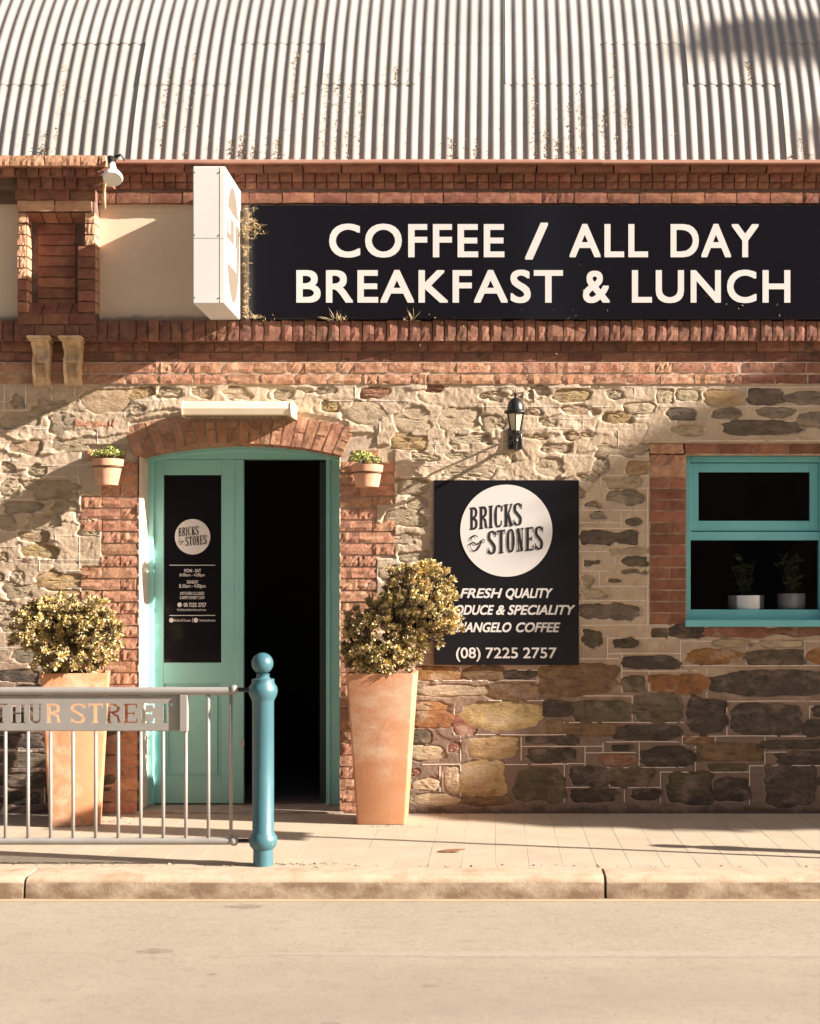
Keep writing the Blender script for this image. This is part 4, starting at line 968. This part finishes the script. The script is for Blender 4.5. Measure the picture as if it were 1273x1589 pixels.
for bd, a_, c_, t_, l_, bo, sh_ in (('FRESH', 714, 780, 913, 928, .022, .28), ('QUALITY', 785, 858, 913, 928, .022, .28), ('PRODUCE', 686, 767, 939, 954, .022, .28), ('&', 770, 784, 939, 954, .022, .28), ('SPECIALITY', 788, 893, 939, 954, .022, .28), ("D'ANGELO", 706, 794, 966, 981, .022, .28), ('COFFEE', 801, 870, 966, 981, .022, .28), ('(08)', 708, 746, 1005, 1021.5, .012, 0), ('7225', 754, 804, 1005, 1021.5, .012, 0), ('2757', 812, 864, 1005, 1021.5, .012, 0)):
    b = MB(); text(b, bd, a_, c_, t_, l_, yy, bo, sh_); b.build('lettering', M['white'], nb_)
# projecting box sign
BY = -.65
bx0, bx1, bzb, bzt = X(299.5, BY), X(349.5, BY), Z(471, BY), Z(257.5, BY)
bs = thing('projecting_box_sign', (bx0, 0, bzb), 'white box sign projecting over the doorway beside the long black sign', 'sign')
MB().bev(bx0, bx1, BY, -.06, bzb, bzt, .006).build('sign_box', M['boxw'], bs)
MB().box(bx0-.002, bx0+.001, BY+.01, -.07, bzb+.01, bzt-.01).box(bx1+.0005, bx1+.003, BY+.005, BY+.02, bzb+.006, bzt-.006).box(bx1+.0005, bx1+.003, -.08, -.065, bzb+.006, bzt-.006).box(bx0+.006, bx1-.006, BY-.002, BY-.0003, bzb+.45, bzb+.4515).box(bx1-.034, bx1-.0325, BY-.002, BY-.0003, bzb+.006, bzt-.006).build('edge_trim', mat('box_trim', (.5, .48, .46), .4), bs)
for k in range(6):
    MB().tube([(bx1-.04 if k % 2 else bx0+.012, BY-.004, bzb+.04+(k//2)*.43), (bx1-.04 if k % 2 else bx0+.012, BY, bzb+.04+(k//2)*.43)], .005, 6).build('screw', M['chrome'], bs)
MB().box(bx0+.05, bx1-.05, -.06, -.0, bzb+.12, bzb+.18).box(bx0+.05, bx1-.05, -.06, 0, bzt-.18, bzt-.12).build('wall_bracket', M['iron'], bs)
b = MB(); cy, cz_ = (BY-.06)/2, (bzb+bzt)/2; ry, rz = .235, .405
def side(poly, d):
    n = len(poly); b_ = [(bx1+d, y, z) for y, z in poly]; return b_
b.add(side([(cy+ry*math.cos(k*math.pi/30), cz_+rz*math.sin(k*math.pi/30)) for k in range(60)], .0012), [tuple(range(60))]); b.build('oval_emblem', M['tan'], bs)
b = MB()
for k, (ya, yb, za, zb) in enumerate(((-.20, -.10, .05, .22), (-.10, .20, .17, .21), (-.21, .12, -.17, .0), (.02, .07, -.0, .17))):
    b.add(side([(cy+ya, cz_+za), (cy+yb, cz_+za), (cy+yb, cz_+zb), (cy+ya, cz_+zb)], .002+k*.0002), [(0, 1, 2, 3)])
b.build('emblem_lettering', M['boxw'], bs)

# ================================================================== SMALL THINGS ON THE WALL
# strip light
ly = -.28; st = thing('strip_light', (X(367, ly), 0, Z(633, ly)), 'cream strip light cover fixed above the door arch', 'light')
x0, x1 = X(283, ly), X(452, ly); zc, rr = Z(634, ly), .052
sec = [(-.0, .052), (-.25, .056), (-.285, .040), (-.30, .0), (-.290, -.042), (-.265, -.054), (-.0, -.046)]
MB().loft([[(x0+.0, y, zc+z) for y, z in sec], [(x1, y, zc+z) for y, z in sec]]).build('cover', M['tube'], st, smooth=30)
m = MB()
for xx in (x0-.004, x1-.004): m.loft([[(xx, y*1.02, zc+z*1.05) for y, z in sec], [(xx+.008, y*1.02, zc+z*1.05) for y, z in sec]])
m.build('end_cap', M['tube'], st)
m = MB()
x = x0+.02
while x < x1-.02: m.box(x, x+.012, -.28, -.03, zc-.062-random.uniform(0, .004), zc-.055); x += .02
m.build('diffuser_edge', mat('brown_diffuser', (.25, .17, .10), .8), st)  # brown uneven strip along the underside of the cover
# wall lantern
LYp = -.25; lx = X(800.5, LYp)
la = thing('wall_lantern', (lx, 0, Z(690)), 'black carriage lantern on the wall above the square black sign', 'lantern')
ZL = lambda p: Z(p, LYp)
def hexa(r0, z0, r1, z1, n=6): return [[(lx+r_*math.cos(2*math.pi*(k+.5)/n), LYp+r_*math.sin(2*math.pi*(k+.5)/n), z) for k in range(n)] for r_, z in ((r0, z0), (r1, z1))]
b = MB(); b.lathe([(.066, ZL(642)), (.083, ZL(641)), (.083, ZL(638)), (.062, ZL(636)), (.060, ZL(630)), (.050, ZL(624)), (.032, ZL(619)), (.012, ZL(617)), (.010, ZL(614)), (.014, ZL(612)), (.004, ZL(608)), (.0015, ZL(601))], lx, LYp, 18)
b.build('lantern_cap', M['iron'], la, smooth=40)
b = MB(); b.loft(hexa(.038, ZL(670), .062, ZL(643))); b.build('lantern_glass', M['frost'], la)
b = MB()
for k in range(6):
    t = 2*math.pi*(k+.5)/6; c, s_ = math.cos(t), math.sin(t)
    b.tube([(lx+.041*c, LYp+.041*s_, ZL(670)), (lx+.066*c, LYp+.066*s_, ZL(642))], .005, 5)
b.lathe([(.044, ZL(673)), (.046, ZL(669)), (.030, ZL(668))], lx, LYp, 12)
b.build('lantern_frame', M['iron'], la)
b = MB(); b.lathe([(.006, ZL(700)), (.012, ZL(692)), (.016, ZL(686)), (.022, ZL(684)), (.018, ZL(680)), (.028, ZL(676)), (.040, ZL(673))], lx, LYp, 14)
b.tube([(lx, LYp, ZL(686)), (lx, LYp+.06, ZL(694)), (lx, LYp+.15, ZL(690)), (lx, -.02, ZL(682))], .013, 8)
b.tube([(lx, LYp+.02, ZL(674)), (lx+.012, LYp+.09, ZL(666)), (lx+.0, -.02, ZL(672))], .009, 8)
b.bev(lx-.052, lx+.052, -.035, -.008, Z(698), Z(664), .008)
b.build('bracket', M['iron'], la, smooth=40)
# spotlight on the pilaster cap
SPY = -.36; sp = thing('spotlight', (X(172, SPY), SPY, Z(262, SPY)), 'white reflector spotlight hung on the corner of the brick pilaster cap', 'light')
Xs = lambda p: X(p, SPY); Zs = lambda p: Z(p, SPY)
MB().tube([(Xs(173), -.30, Zs(243)), (Xs(172), SPY, Zs(246)), (Xs(174), SPY-.01, Zs(256))], [.02, .026, .028], 12).tube([(Xs(170), -.29, Zs(240)), (Xs(186), -.33, Zs(238)), (Xs(190), -.30, Zs(244))], .010, 8).build('lamp_holder', M['iron'], sp, smooth=40)
MB().tube([(Xs(174), SPY-.01, Zs(254)), (Xs(176), SPY-.02, Zs(266)), (Xs(178.5), SPY-.05, Zs(273)), (Xs(179.5), SPY-.075, Zs(280)), (Xs(180), SPY-.085, Zs(283.5))], [.024, .031, .05, .071, .064], 20).build('bulb', M['bulb'], sp, smooth=40)
MB().tube([(Xs(167), -.32, Zs(262)), (Xs(160), -.30, Zs(266)), (Xs(154), -.22, Zs(276)), (Xs(151), -.18, Zs(290)), (Xs(150), -.16, Zs(312))], .012, 8).build('cable', M['consol'], sp, smooth=True)  # conduit whose pale tone also paints the sunlit brick edge beside it

# hanging pots
def pot(name, px, ptop, pbot, wt, wbm, Y, label, tilt):
    cx, cy = X(px, Y), Y; zt, zb = Z(ptop, Y), Z(pbot, Y); rt_, rb_ = wt/2*(D+Y)/F, wbm/2*(D+Y)/F
    t = thing('hanging_pot', (cx, cy, zb), label, 'plant pot', 'terracotta pots hung on the door bricks')
    b = MB(); b.lathe([(rb_, zb), (rb_+(rt_-rb_)*.75, zt-.050), (rt_*1.0, zt-.048), (rt_*1.04, zt), (rt_*.95, zt), (rt_*.9, zt-.03), (.0, zt-.03)], cx, cy, 28)
    b.v = [(x+tilt*(z-zb), y, z) for x, y, z in b.v]
    b.build('pot_body', M['terra2'], t, smooth=35)
    MB().add([(cx+tilt*(zt-zb)+rt_*.9*math.cos(k*.3), cy+rt_*.9*math.sin(k*.3), zt-.016) for k in range(21)], [tuple(range(21))]).build('soil', M['soil'], t)
    b = MB(); ring = [(cx+tilt*(zt-.06-zb)+(rt_*.97)*math.cos(k*2*math.pi/20), cy+rt_*.97*math.sin(k*2*math.pi/20), zt-.058) for k in range(21)]
    b.tube(ring, .0035, 6, False).tube([(cx-.02, cy+rt_*.97, zt-.058), (cx-.02, -.012, zt-.058)], .0035, 6).tube([(cx+.02, cy+rt_*.97, zt-.058), (cx+.02, -.012, zt-.058)], .0035, 6).box(cx-.03, cx+.03, -.018, -.014, zt-.12, zt-.03)
    b.build('ring_bracket', M['iron'], t)
    return cx+tilt*(zt-zb), cy, zt, rt_
def succulent(c, label, n, sx, sz, dx=0):
    cx, cy, zt, r_ = c
    t = thing('potted_succulent', (cx, cy, zt-.02), label, 'plant', 'small succulents in the hanging pots')
    m = MB(); pts = []; dr = []; tn = []
    for k in range(26):
        a = random.uniform(0, 6.28); q_ = random.random()**.5; ex, ey, ez = cx+dx+sx*q_*math.cos(a), cy+r_*1.1*q_*math.sin(a), zt+sz*(1-.6*q_*q_)*random.uniform(.6, 1.05)
        m.tube([(cx+random.uniform(-.04, .04), cy+random.uniform(-.04, .04), zt-.02), (ex, ey, ez-.01)], [.005, .003], 5, False)
        base = random.uniform(.55, 1.1)
        for j in range(n):
            th = random.uniform(0, 6.28); el = random.uniform(-.5, 1.2); d = (math.cos(th)*math.cos(el), math.sin(th)*math.cos(el), math.sin(el))
            pts.append((ex+d[0]*.004+random.gauss(0, .008), ey+random.gauss(0, .008), ez+random.gauss(0, .008)-.006)); dr.append(d); f_ = base*random.uniform(.75, 1.15); tn.append((f_, f_, f_*random.uniform(.7, 1.1)))
    m.build('stem', M['bark'], t)
    N_ = len(pts); tag(link('foliage', leafmesh('foliage', np.array(pts), np.array(dr), rng.uniform(.018, .032, N_), rng.uniform(.010, .016, N_), M['succ'], np.array(tn)), t), kind='stuff')
c = pot('pot', 166, 713, 753, 46, 33, -.16, 'small terracotta pot hung left of the teal door', .05)
succulent(c, 'pale green succulent in the pot left of the teal door', 26, .115, .085)
c = pot('pot', 570, 722, 756, 48, 36, -.16, 'small terracotta pot hung right of the doorway near the lantern', .0)
succulent(c, 'yellow green succulent in the pot right of the doorway', 26, .115, .115, -.02)

# dry weeds growing by the sign and on the string course
def weeds(name, spots, label, m='straw'):
    pts = []; dr = []; ln = []; tn = []
    for px, py, n, sp_, l_, up in spots:
        for k in range(n):
            Y = random.uniform(-.16, -.11); pts.append((X(px, Y)+random.gauss(0, sp_), Y, Z(py, Y)+random.gauss(0, sp_*.5))); a = random.gauss(0, .8)
            dr.append((math.sin(a), random.uniform(-.5, .1), abs(math.cos(a))*up+random.gauss(0, .2))); ln.append(l_*random.uniform(.4, 1.2)); f_ = random.uniform(.6, 1.4); tn.append((f_, f_, f_))
    N_ = len(pts); return tag(link(name, leafmesh(name, np.array(pts), np.array(dr), np.array(ln), np.full(N_, .0035), M[m], np.array(tn), .1)), label, 'weeds', kind='stuff')
weeds('dried_weeds', [(388+random.gauss(0, 9), 346+random.gauss(0, 13), 9, .006, .04, random.uniform(-.6, 1)) for _ in range(38)]+[(383+random.gauss(0, 1.6), random.uniform(350, 492), 6, .004, .035, random.uniform(-1, 1)) for _ in range(45)]+[(random.uniform(382, 410), 493, 5, .01, .03, 1) for _ in range(12)], 'dry straw weeds sprouting at the left edge of the long black sign')
weeds('dried_weeds', [(520, 497, 10, .012, .10, 1.2), (528, 497, 14, .02, .05, 1.2), (642, 497, 8, .006, .11, 1.2), (630, 497, 12, .02, .04, 1), (420, 497, 10, .05, .03, 1), (700, 497, 14, .2, .02, 1), (900, 497, 20, .3, .02, 1), (1150, 497, 14, .2, .02, 1)], 'thin dry grass stalks on the ledge under the long black sign')

# ================================================================== PLANTERS AND BUSHES
def planter(px, pyb, label, wt=.475, wb_=.335, h=1.055, tm='terra', rot=0):
    Yf = F*EYE/(pyb-HY)-D; yc = Yf+wb_/2; cx = X(px, Yf)
    t = thing('tall_planter', (cx, yc, 0), label, 'planter', 'tall square terracotta planters by the door')
    def sq(w_, z, r_=.016):
        h_ = w_/2; o = []
        for q_, (sx, sy) in enumerate(((1, 1), (-1, 1), (-1, -1), (1, -1))):
            for i in range(4):
                a = math.pi/2*q_+math.pi/2*i/3; o.append((cx+sx*(h_-r_)+r_*math.cos(a), yc+sy*(h_-r_)+r_*math.sin(a), z))
        return o
    secs = [sq(wb_, 0.003), sq(wb_+.004, .02), sq(wb_+(wt-wb_)*.5, h*.5), sq(wt-.012, h-.10), sq(wt, h-.02), sq(wt, h), sq(wt-.06, h), sq(wt-.07, h-.07)]
    rm = Matrix.Translation((cx, yc, 0)) @ Matrix.Rotation(rot, 4, 'Z') @ Matrix.Translation((-cx, -yc, 0)); secs = [[tuple(rm @ Vector(p)) for p in q_] for q_ in secs]
    MB().loft(secs).build('planter_body', M[tm], t, smooth=40)
    MB().box(cx-wt/2+.034, cx+wt/2-.034, yc-wt/2+.034, yc+wt/2-.034, h-.1, h-.05, rm).build('soil', M['soil'], t)
    return cx, yc, h
def bush(cx, cy, z0, blobs, label, n_tips=150, branches=5, seed=1, leaves=34):
    random.seed(seed)
    t = thing('jade_bush', (cx, cy, z0-.06), label, 'bush', 'bushes in the tall planters')
    tips = []
    tot = sum(b_[3]*b_[4]*b_[5] for b_ in blobs)
    for (bx, by, bz_, rx, ry, rz) in blobs:
        for k in range(max(4, int(n_tips*rx*ry*rz/tot))):
            d = Vector((random.gauss(0, 1), random.gauss(0, 1), random.gauss(0, 1))).normalized(); q_ = random.uniform(.35, 1.06)**.6
            tips.append(Vector((cx+bx+rx*d.x*q_, cy+by+ry*d.y*q_, z0+bz_+rz*d.z*q_)))
    tips = [p for p in tips if p.y < -.03 and p.z > z0-.03]
    m = MB(); forks = []
    for k in range(branches):
        a = 6.28*k/branches+random.uniform(-.4, .4); b0 = Vector((cx+.05*math.cos(a), cy+.05*math.sin(a), z0-.055)); b1 = b0+Vector((.10*math.cos(a), .08*math.sin(a), .16)); b2 = b1+Vector((.10*math.cos(a), .07*math.sin(a), .16+.05*random.random()))
        m.tube([b0, b1, b2], [.022, .017, .011], 7); forks += [b1, b2, (b1+b2)/2]
    m.build('trunk', M['bark'], t, smooth=True)
    m = MB(); pts = []; dr = []; tn = []; ln = []
    for p in tips:
        f = min(forks, key=lambda q_: (q_-p).length+random.uniform(0, .08)); mid = (f+p)/2+Vector((0, 0, -.02))
        m.tube([f, mid, p], [.004, .003, .002], 5, False)
        out = (p-Vector((cx, cy, z0+.2))).normalized(); base = random.uniform(.5, 1.15)
        for j in range(leaves):
            d = Vector((random.gauss(0, 1), random.gauss(0, 1), random.gauss(0, 1))).normalized()+out*.7+Vector((0, 0, .35)); d.normalize()
            o = -out*abs(random.gauss(0, .022)); q_ = p+o+d*random.uniform(0, .012)
            pts.append(tuple(q_)); dr.append(tuple(d)); f_ = base*random.uniform(.65, 1.25); rd = random.random()
            tn.append((f_*(1.35 if rd < .25 else 1), f_*(1.05 if rd < .25 else 1), f_*random.uniform(.5, 1.5))); ln.append(random.uniform(.022, .038))
    m.build('branches', M['twig'], t)
    N_ = len(pts); tag(link('foliage', leafmesh('foliage', np.array(pts), np.array(dr), np.array(ln), np.array(ln)*rng.uniform(.38, .55, N_), M['leaf'], np.array(tn)), t), kind='stuff')
c = planter(591.5, 1280, 'tall pale stained terracotta planter standing right of the doorway', tm='terra_pale')
s_ = (D-.33)/F
def bb(px, py, rx, rz, cx, z0, by=-.10, ry=None): return ((px-HX)*s_-cx, by, EYE+(HY-py)*s_-z0, rx*s_, (ry or min(rx, 52)*s_), rz*s_)
bush(c[0], c[1], c[2], [bb(650, 930, 62, 60, c[0], c[2]), bb(600, 985, 64, 62, c[0], c[2]), bb(688, 965, 32, 42, c[0], c[2]), bb(585, 1020, 48, 34, c[0], c[2]), bb(655, 890, 28, 20, c[0], c[2])], 'large jade bush spilling over the foot of the square black sign', 600, 6, 7, 52)
c = planter(107, 1283, 'tall orange terracotta planter standing behind the grey railing', .455, .335, 1.06, rot=R(14))
bush(c[0], c[1], c[2], [bb(110, 965, 66, 38, c[0], c[2]), bb(75, 975, 46, 38, c[0], c[2]), bb(166, 985, 40, 44, c[0], c[2]), bb(150, 955, 40, 28, c[0], c[2]), bb(120, 1020, 60, 26, c[0], c[2]), bb(100, 940, 40, 18, c[0], c[2])], 'rounded jade bush in the planter behind the railing', 540, 5, 9, 52)

# ================================================================== BOLLARDS, RAILING
PY = -2.0
def bollard(cx, cy, label):
    t = thing('bollard', (cx, cy, 0), label, 'bollard')
    k = (D+PY)/F; Zp = lambda p: (1343-p)*k
    b = MB(); b.lathe([(.058, -.03), (.059, Zp(1330)), (.058, Zp(1318)), (.066, Zp(1316)), (.080, Zp(1311)), (.085, Zp(1305)), (.082, Zp(1299)), (.070, Zp(1294)), (.063, Zp(1291)), (.063, Zp(1088)), (.070, Zp(1084)), (.080, Zp(1079)), (.085, Zp(1072)), (.081, Zp(1066)), (.068, Zp(1061)), (.065, Zp(1058)), (.065, Zp(1053.5)), (.045, Zp(1053)), (.036, Zp(1050)), (.036, Zp(1047)), (.040, Zp(1045.5)), (.0, Zp(1045.5))], cx, cy, 40)
    b.build('post_shaft', M['blue'], t, smooth=35)
    b = MB(); zc, r_ = Zp(1029.5), .0635
    b.lathe([(max(.0001, r_*math.sin(math.pi*i/16)), zc-r_*math.cos(math.pi*i/16)) for i in range(17)], cx-.004, cy, 32); b.build('ball_finial', M['blue'], t, smooth=True)
    return t
bollard(X(408.5, PY), PY, 'turquoise blue ball topped bollard at the end of the railing')
bollard(3.62, -1.95, 'turquoise ball topped bollard further along the kerb')
rl = thing('street_railing', (X(100, PY), PY, 0), 'grey kerbside railing with ARTHUR STREET cut into its panel', 'railing')
kx = lambda p: X(p, PY); kz = lambda p: (1343-p)*(D+PY)/F
x_end = kx(362); x_l = -4.9
MB().tube([(x_l, PY, kz(1072.5)), (x_end, PY, kz(1072.5))], .0245, 14).build('top_rail', M['pipe'], rl, smooth=40)
MB().tube([(x_l, PY, kz(1305.5)), (x_end, PY, kz(1305.5))], .0215, 14).build('bottom_rail', M['pipe'], rl, smooth=40)
for pz in (1070.5, 1305):
    m = MB(); zc, r_ = kz(pz), .030
    m.lathe([(max(.0001, r_*math.sin(math.pi*i/10)), zc-r_*math.cos(math.pi*i/10)) for i in range(11)], x_end+.004, PY, 16); m.build('rail_end_ball', M['pipe'], rl, smooth=True)
    MB().tube([(x_end+.02, PY, zc), (kx(395), PY, zc)], .013, 8).build('fixing_rod', M['iron'], rl)
for i in range(-10, 11):
    px = 8.5+35*i
    if px > 362: break
    top = kz(1135) if px < 295 else kz(1078)
    MB().tube([(kx(px), PY, kz(1305)), (kx(px), PY, top)], .0105, 8).build('bar', M['pipe'], rl, smooth=True)
# name panel: letters cut right through
pp = MB().bev(kx(-420), kx(288), PY-.005, PY+.005, kz(1134.5), kz(1079), .004).build('name_panel', M['pipe'], rl)
MB().bev(kx(280), kx(292), PY-.022, PY+.022, kz(1135), kz(1078), .003).build('panel_end', M['pipe'], rl)
wd, P = slabword('ARTHUR STREET', W=.82, T=.20, t=.075, sh=.05, se=.075, gap=.16)
# place so that S starts at px 110 and final T ends at px 268
wS, _ = slabword('ARTHUR', W=.82, T=.20, t=.075, sh=.05, se=.075, gap=.16); uS = wS+.16+.42
s0 = (kx(268)-kx(110))/(wd-uS); xo = kx(110)-uS*s0
cut = MB(); k_ = 0
for q_ in P:
    k_ += 1; ys = .03+k_*.0001
    pts = [(xo+a*s0, kz(1122)+c_*(kz(1092)-kz(1122))) for a, c_ in q_]
    cut.prism(pts, PY-ys, PY+ys)
cm = cut.mesh('cut', None); co_ = bpy.data.objects.new('cut', cm); C.objects.link(co_)
md = pp.modifiers.new('b', 'BOOLEAN'); md.operation = 'DIFFERENCE'; md.solver = 'EXACT'; md.use_self = True; md.object = co_
dg = bpy.context.evaluated_depsgraph_get(); nm = bpy.data.meshes.new_from_object(pp.evaluated_get(dg)); pp.modifiers.clear(); pp.data = nm
bpy.data.objects.remove(co_)
print('panel faces', len(nm.polygons))

# ================================================================== LITTLE THINGS
y_ = F*EYE/(1323-HY)-D
m = MB(); x_ = X(701, y_)
m.loft([[(x_-.09, y_, .004), (x_-.09, y_+.004, .006), (x_-.09, y_, .008)], [(x_-.04, y_-.02, .004), (x_-.03, y_+.02, .016), (x_-.03, y_, .02)], [(x_+.04, y_-.018, .010), (x_+.04, y_+.02, .02), (x_+.04, y_, .024)], [(x_+.085, y_, .018), (x_+.085, y_+.004, .02), (x_+.085, y_, .022)]])
tag(m.build('fallen_leaf', mat('brown_leaf', (.20, .10, .05), .8)), 'curled brown leaf lying on the pavement below the black sign', 'leaf')
# grit and dry leaves along the kerb, step and planter feet
pts = []
for px, py, n, sx in ((90, 1342, 60, 160), (200, 1270, 20, 30), (450, 1342, 70, 50), (160, 1276, 60, 18), (300, 1262, 30, 60), (1000, 1258, 20, 200), (700, 1262, 40, 90), (590, 1283, 20, 30), (560, 1345, 30, 200), (900, 1345, 30, 300)):
    for k in range(n):
        p = py+random.gauss(0, .9); Y = min(F*EYE/(p-HY)-D, -.03); pts.append((X(px+random.gauss(0, sx), Y), Y, .004))
pts = np.array(pts); n = len(pts); t = rng.uniform(.4, 1.5, (n, 1))*np.array([[1, .9, .8]])
tag(link('pavement_litter', leafmesh('pavement_litter', pts, rng.normal(size=(n, 3))*np.array([1, 1, .25]), rng.uniform(.008, .03, n), rng.uniform(.005, .014, n), M['litter'], t)), 'dry leaf crumbs along the kerb and the foot of the wall', 'leaf litter', kind='stuff')
# pots on the window sill inside
for px0, px1, top, lab, lab2 in ((1130, 1186, 924, 'wide shallow white pot inside the window', 'thin upright plant in the wide pot inside the window'), (1207, 1250, 921, 'round white pot at the right inside the window', 'leafy plant in the round pot inside the window')):
    Y = .21; cx = (X(px0, Y)+X(px1, Y))/2; r_ = (X(px1, Y)-X(px0, Y))/2; zb = WZ0+.091
    t = thing('window_pot', (cx, Y, zb), lab, 'plant pot', 'white pots on the inner window sill')
    MB().lathe([(r_*.9, zb), (r_, zb+.02), (r_, Z(top, Y)), (r_*.93, Z(top, Y)), (r_*.9, Z(top, Y)-.02)], cx, Y, 24).build('pot_body', M['porc'], t, smooth=35)
    t = thing('window_plant', (cx, Y, zb+.05), lab2, 'plant', 'plants on the inner window sill')
    m = MB(); pts = []; dr = []
    for k in range(9):
        a = random.uniform(-1, 1); e = Vector((cx+a*.10, Y+random.uniform(-.06, .06), Z(top, Y)+random.uniform(.1, .3))); m.tube([(cx+a*.03, Y, Z(top, Y)-.01), e], .003, 5)
        for j in range(6): pts.append(tuple(e-Vector((a*.02, 0, .03))*j)); dr.append((random.gauss(0, 1), random.gauss(0, .6)-.3, random.uniform(-.2, .8)))
    m.build('stem', M['bark'], t); n = len(pts)
    link('foliage', leafmesh('foliage', np.array(pts), np.array(dr), np.full(n, .07), np.full(n, .03), M['tleaf'], np.ones((n, 3))*1.3), t)

# ================================================================== OUT OF FRAME: what shades and mirrors in this street
sg = thing('parking_sign_pole', (3.06, -2.02, 0), 'parking sign on a thin pole at the kerb', 'sign')
MB().tube([(3.06, -2.02, -.05), (3.06, -2.02, 2.95)], .022, 10).build('pole', M['pipe'], sg)
MB().bev(3.02, 3.035, -2.18, -1.86, 2.05, 2.92, .004).build('sign_plate', M['white'], sg)
def wsp(x, z, t): return Vector((x+K*t, -t, z+K*SL*t))        # a point that shades wall point (x,z)
def street_tree(name, polys, t, thick, label, n, trunk):
    tr = thing('street_tree', trunk, label, 'tree', 'street trees beyond the right edge')
    pts = []; dr = []; tn = []
    for poly, cnt in polys:
        xs = [p[0] for p in poly]; zs = [p[1] for p in poly]; c = 0
        while c < cnt:
            x, z = random.uniform(min(xs), max(xs)), random.uniform(min(zs), max(zs)); ins = False; j = len(poly)-1
            for i in range(len(poly)):
                if (poly[i][1] > z) != (poly[j][1] > z) and x < (poly[j][0]-poly[i][0])*(z-poly[i][1])/(poly[j][1]-poly[i][1])+poly[i][0]: ins = not ins
                j = i
            if not ins: continue
            c += 1; pts.append(wsp(x, z, t+random.uniform(-thick, thick))); f_ = random.uniform(.5, 1.4); tn.append((f_, f_, f_))
            dr.append((random.gauss(0, 1), random.gauss(0, 1), random.gauss(0, 1)))
    N_ = len(pts)
    tag(link('crown', leafmesh('crown', np.array([tuple(p) for p in pts]), np.array(dr), rng.uniform(.14, .26, N_), rng.uniform(.09, .15, N_), M['tleaf'], np.array(tn)), tr), kind='stuff')
    c0 = np.array([tuple(p) for p in pts]).mean(0); b = MB()
    b.tube([trunk, (trunk[0]+.1, trunk[1], c0[2]*.4), (c0[0], c0[1], c0[2]*.85)], [.22, .17, .1], 10)
    for k in range(8):
        p = pts[random.randrange(N_)]; b.tube([(trunk[0]+(c0[0]-trunk[0])*.6, trunk[1]+(c0[1]-trunk[1])*.6, c0[2]*.6), tuple((Vector(c0)+p)/2), tuple(p)], [.08, .05, .02], 6)
    b.build('trunk', M['bark'], tr)
main = [(2.6, 3.30), (1.95, 3.18), (1.75, 2.98), (1.1, 2.62), (.80, 2.42), (.62, 1.9), (.58, 1.1), (.42, .55), (.1, .22), (-.35, .06), (-.75, -.2), (-1.55, -.93), (-1.35, -1.42), (-.8, -1.3), (.6, -1.0), (2.0, -1.0), (3.8, -.4), (4.2, 1.0), (4.0, 2.6), (3.4, 3.2)]
street_tree('street_tree', [(main, 11000)], 3.6, .35, 'leafy street tree beyond the right edge shading the window wall', 0, (15.8, -3.4, 0))
roofb = [(4.2, 7.14), (4.6, 7.3), (5.1, 7.40), (6.4, 7.44), (6.4, 6.98), (5.2, 6.92), (4.8, 6.96), (4.4, 7.04)]
roofb2 = [(3.55, 5.45), (3.65, 5.62), (4.2, 5.7), (4.2, 5.25), (3.65, 5.25)]
street_tree('street_tree', [(roofb, 2200), (roofb2, 450)], 3.9, .35, 'taller street tree beyond the right edge shading the roof', 0, (20.5, -3.9, 0))

# opposite side of the street
MB().box(-60, 60, -22.2, -19.6, -.2, 0).build('far_footpath', M['foot'], kind='structure')
def opposite(x0, x1, h, label):
    t = thing('opposite_building', ((x0+x1)/2, -22.3, 0), label, 'building', 'buildings across the street')
    MB().box(x0, x1, -32, -22.3, -.1, h).build('wall', M['dark'], t)
    MB().box(x0-.1, x1+.1, -32.1, -22.1, h, h+.3).build('parapet', M['mortar'], t)
    for r_ in range(int(h//3.4)):
        x = x0+1
        while x < x1-1.8: MB().box(x, x+1.2, -22.33, -22.29, 1.0+r_*3.4, 2.8+r_*3.4).build('window', M['ink'], t); x += 2.6
opposite(-26, .75, 13.5, 'brown brick building opposite the cafe, left of the narrow gap')
opposite(1.95, 22, 13.2, 'brown brick building opposite the cafe, right of the narrow gap')
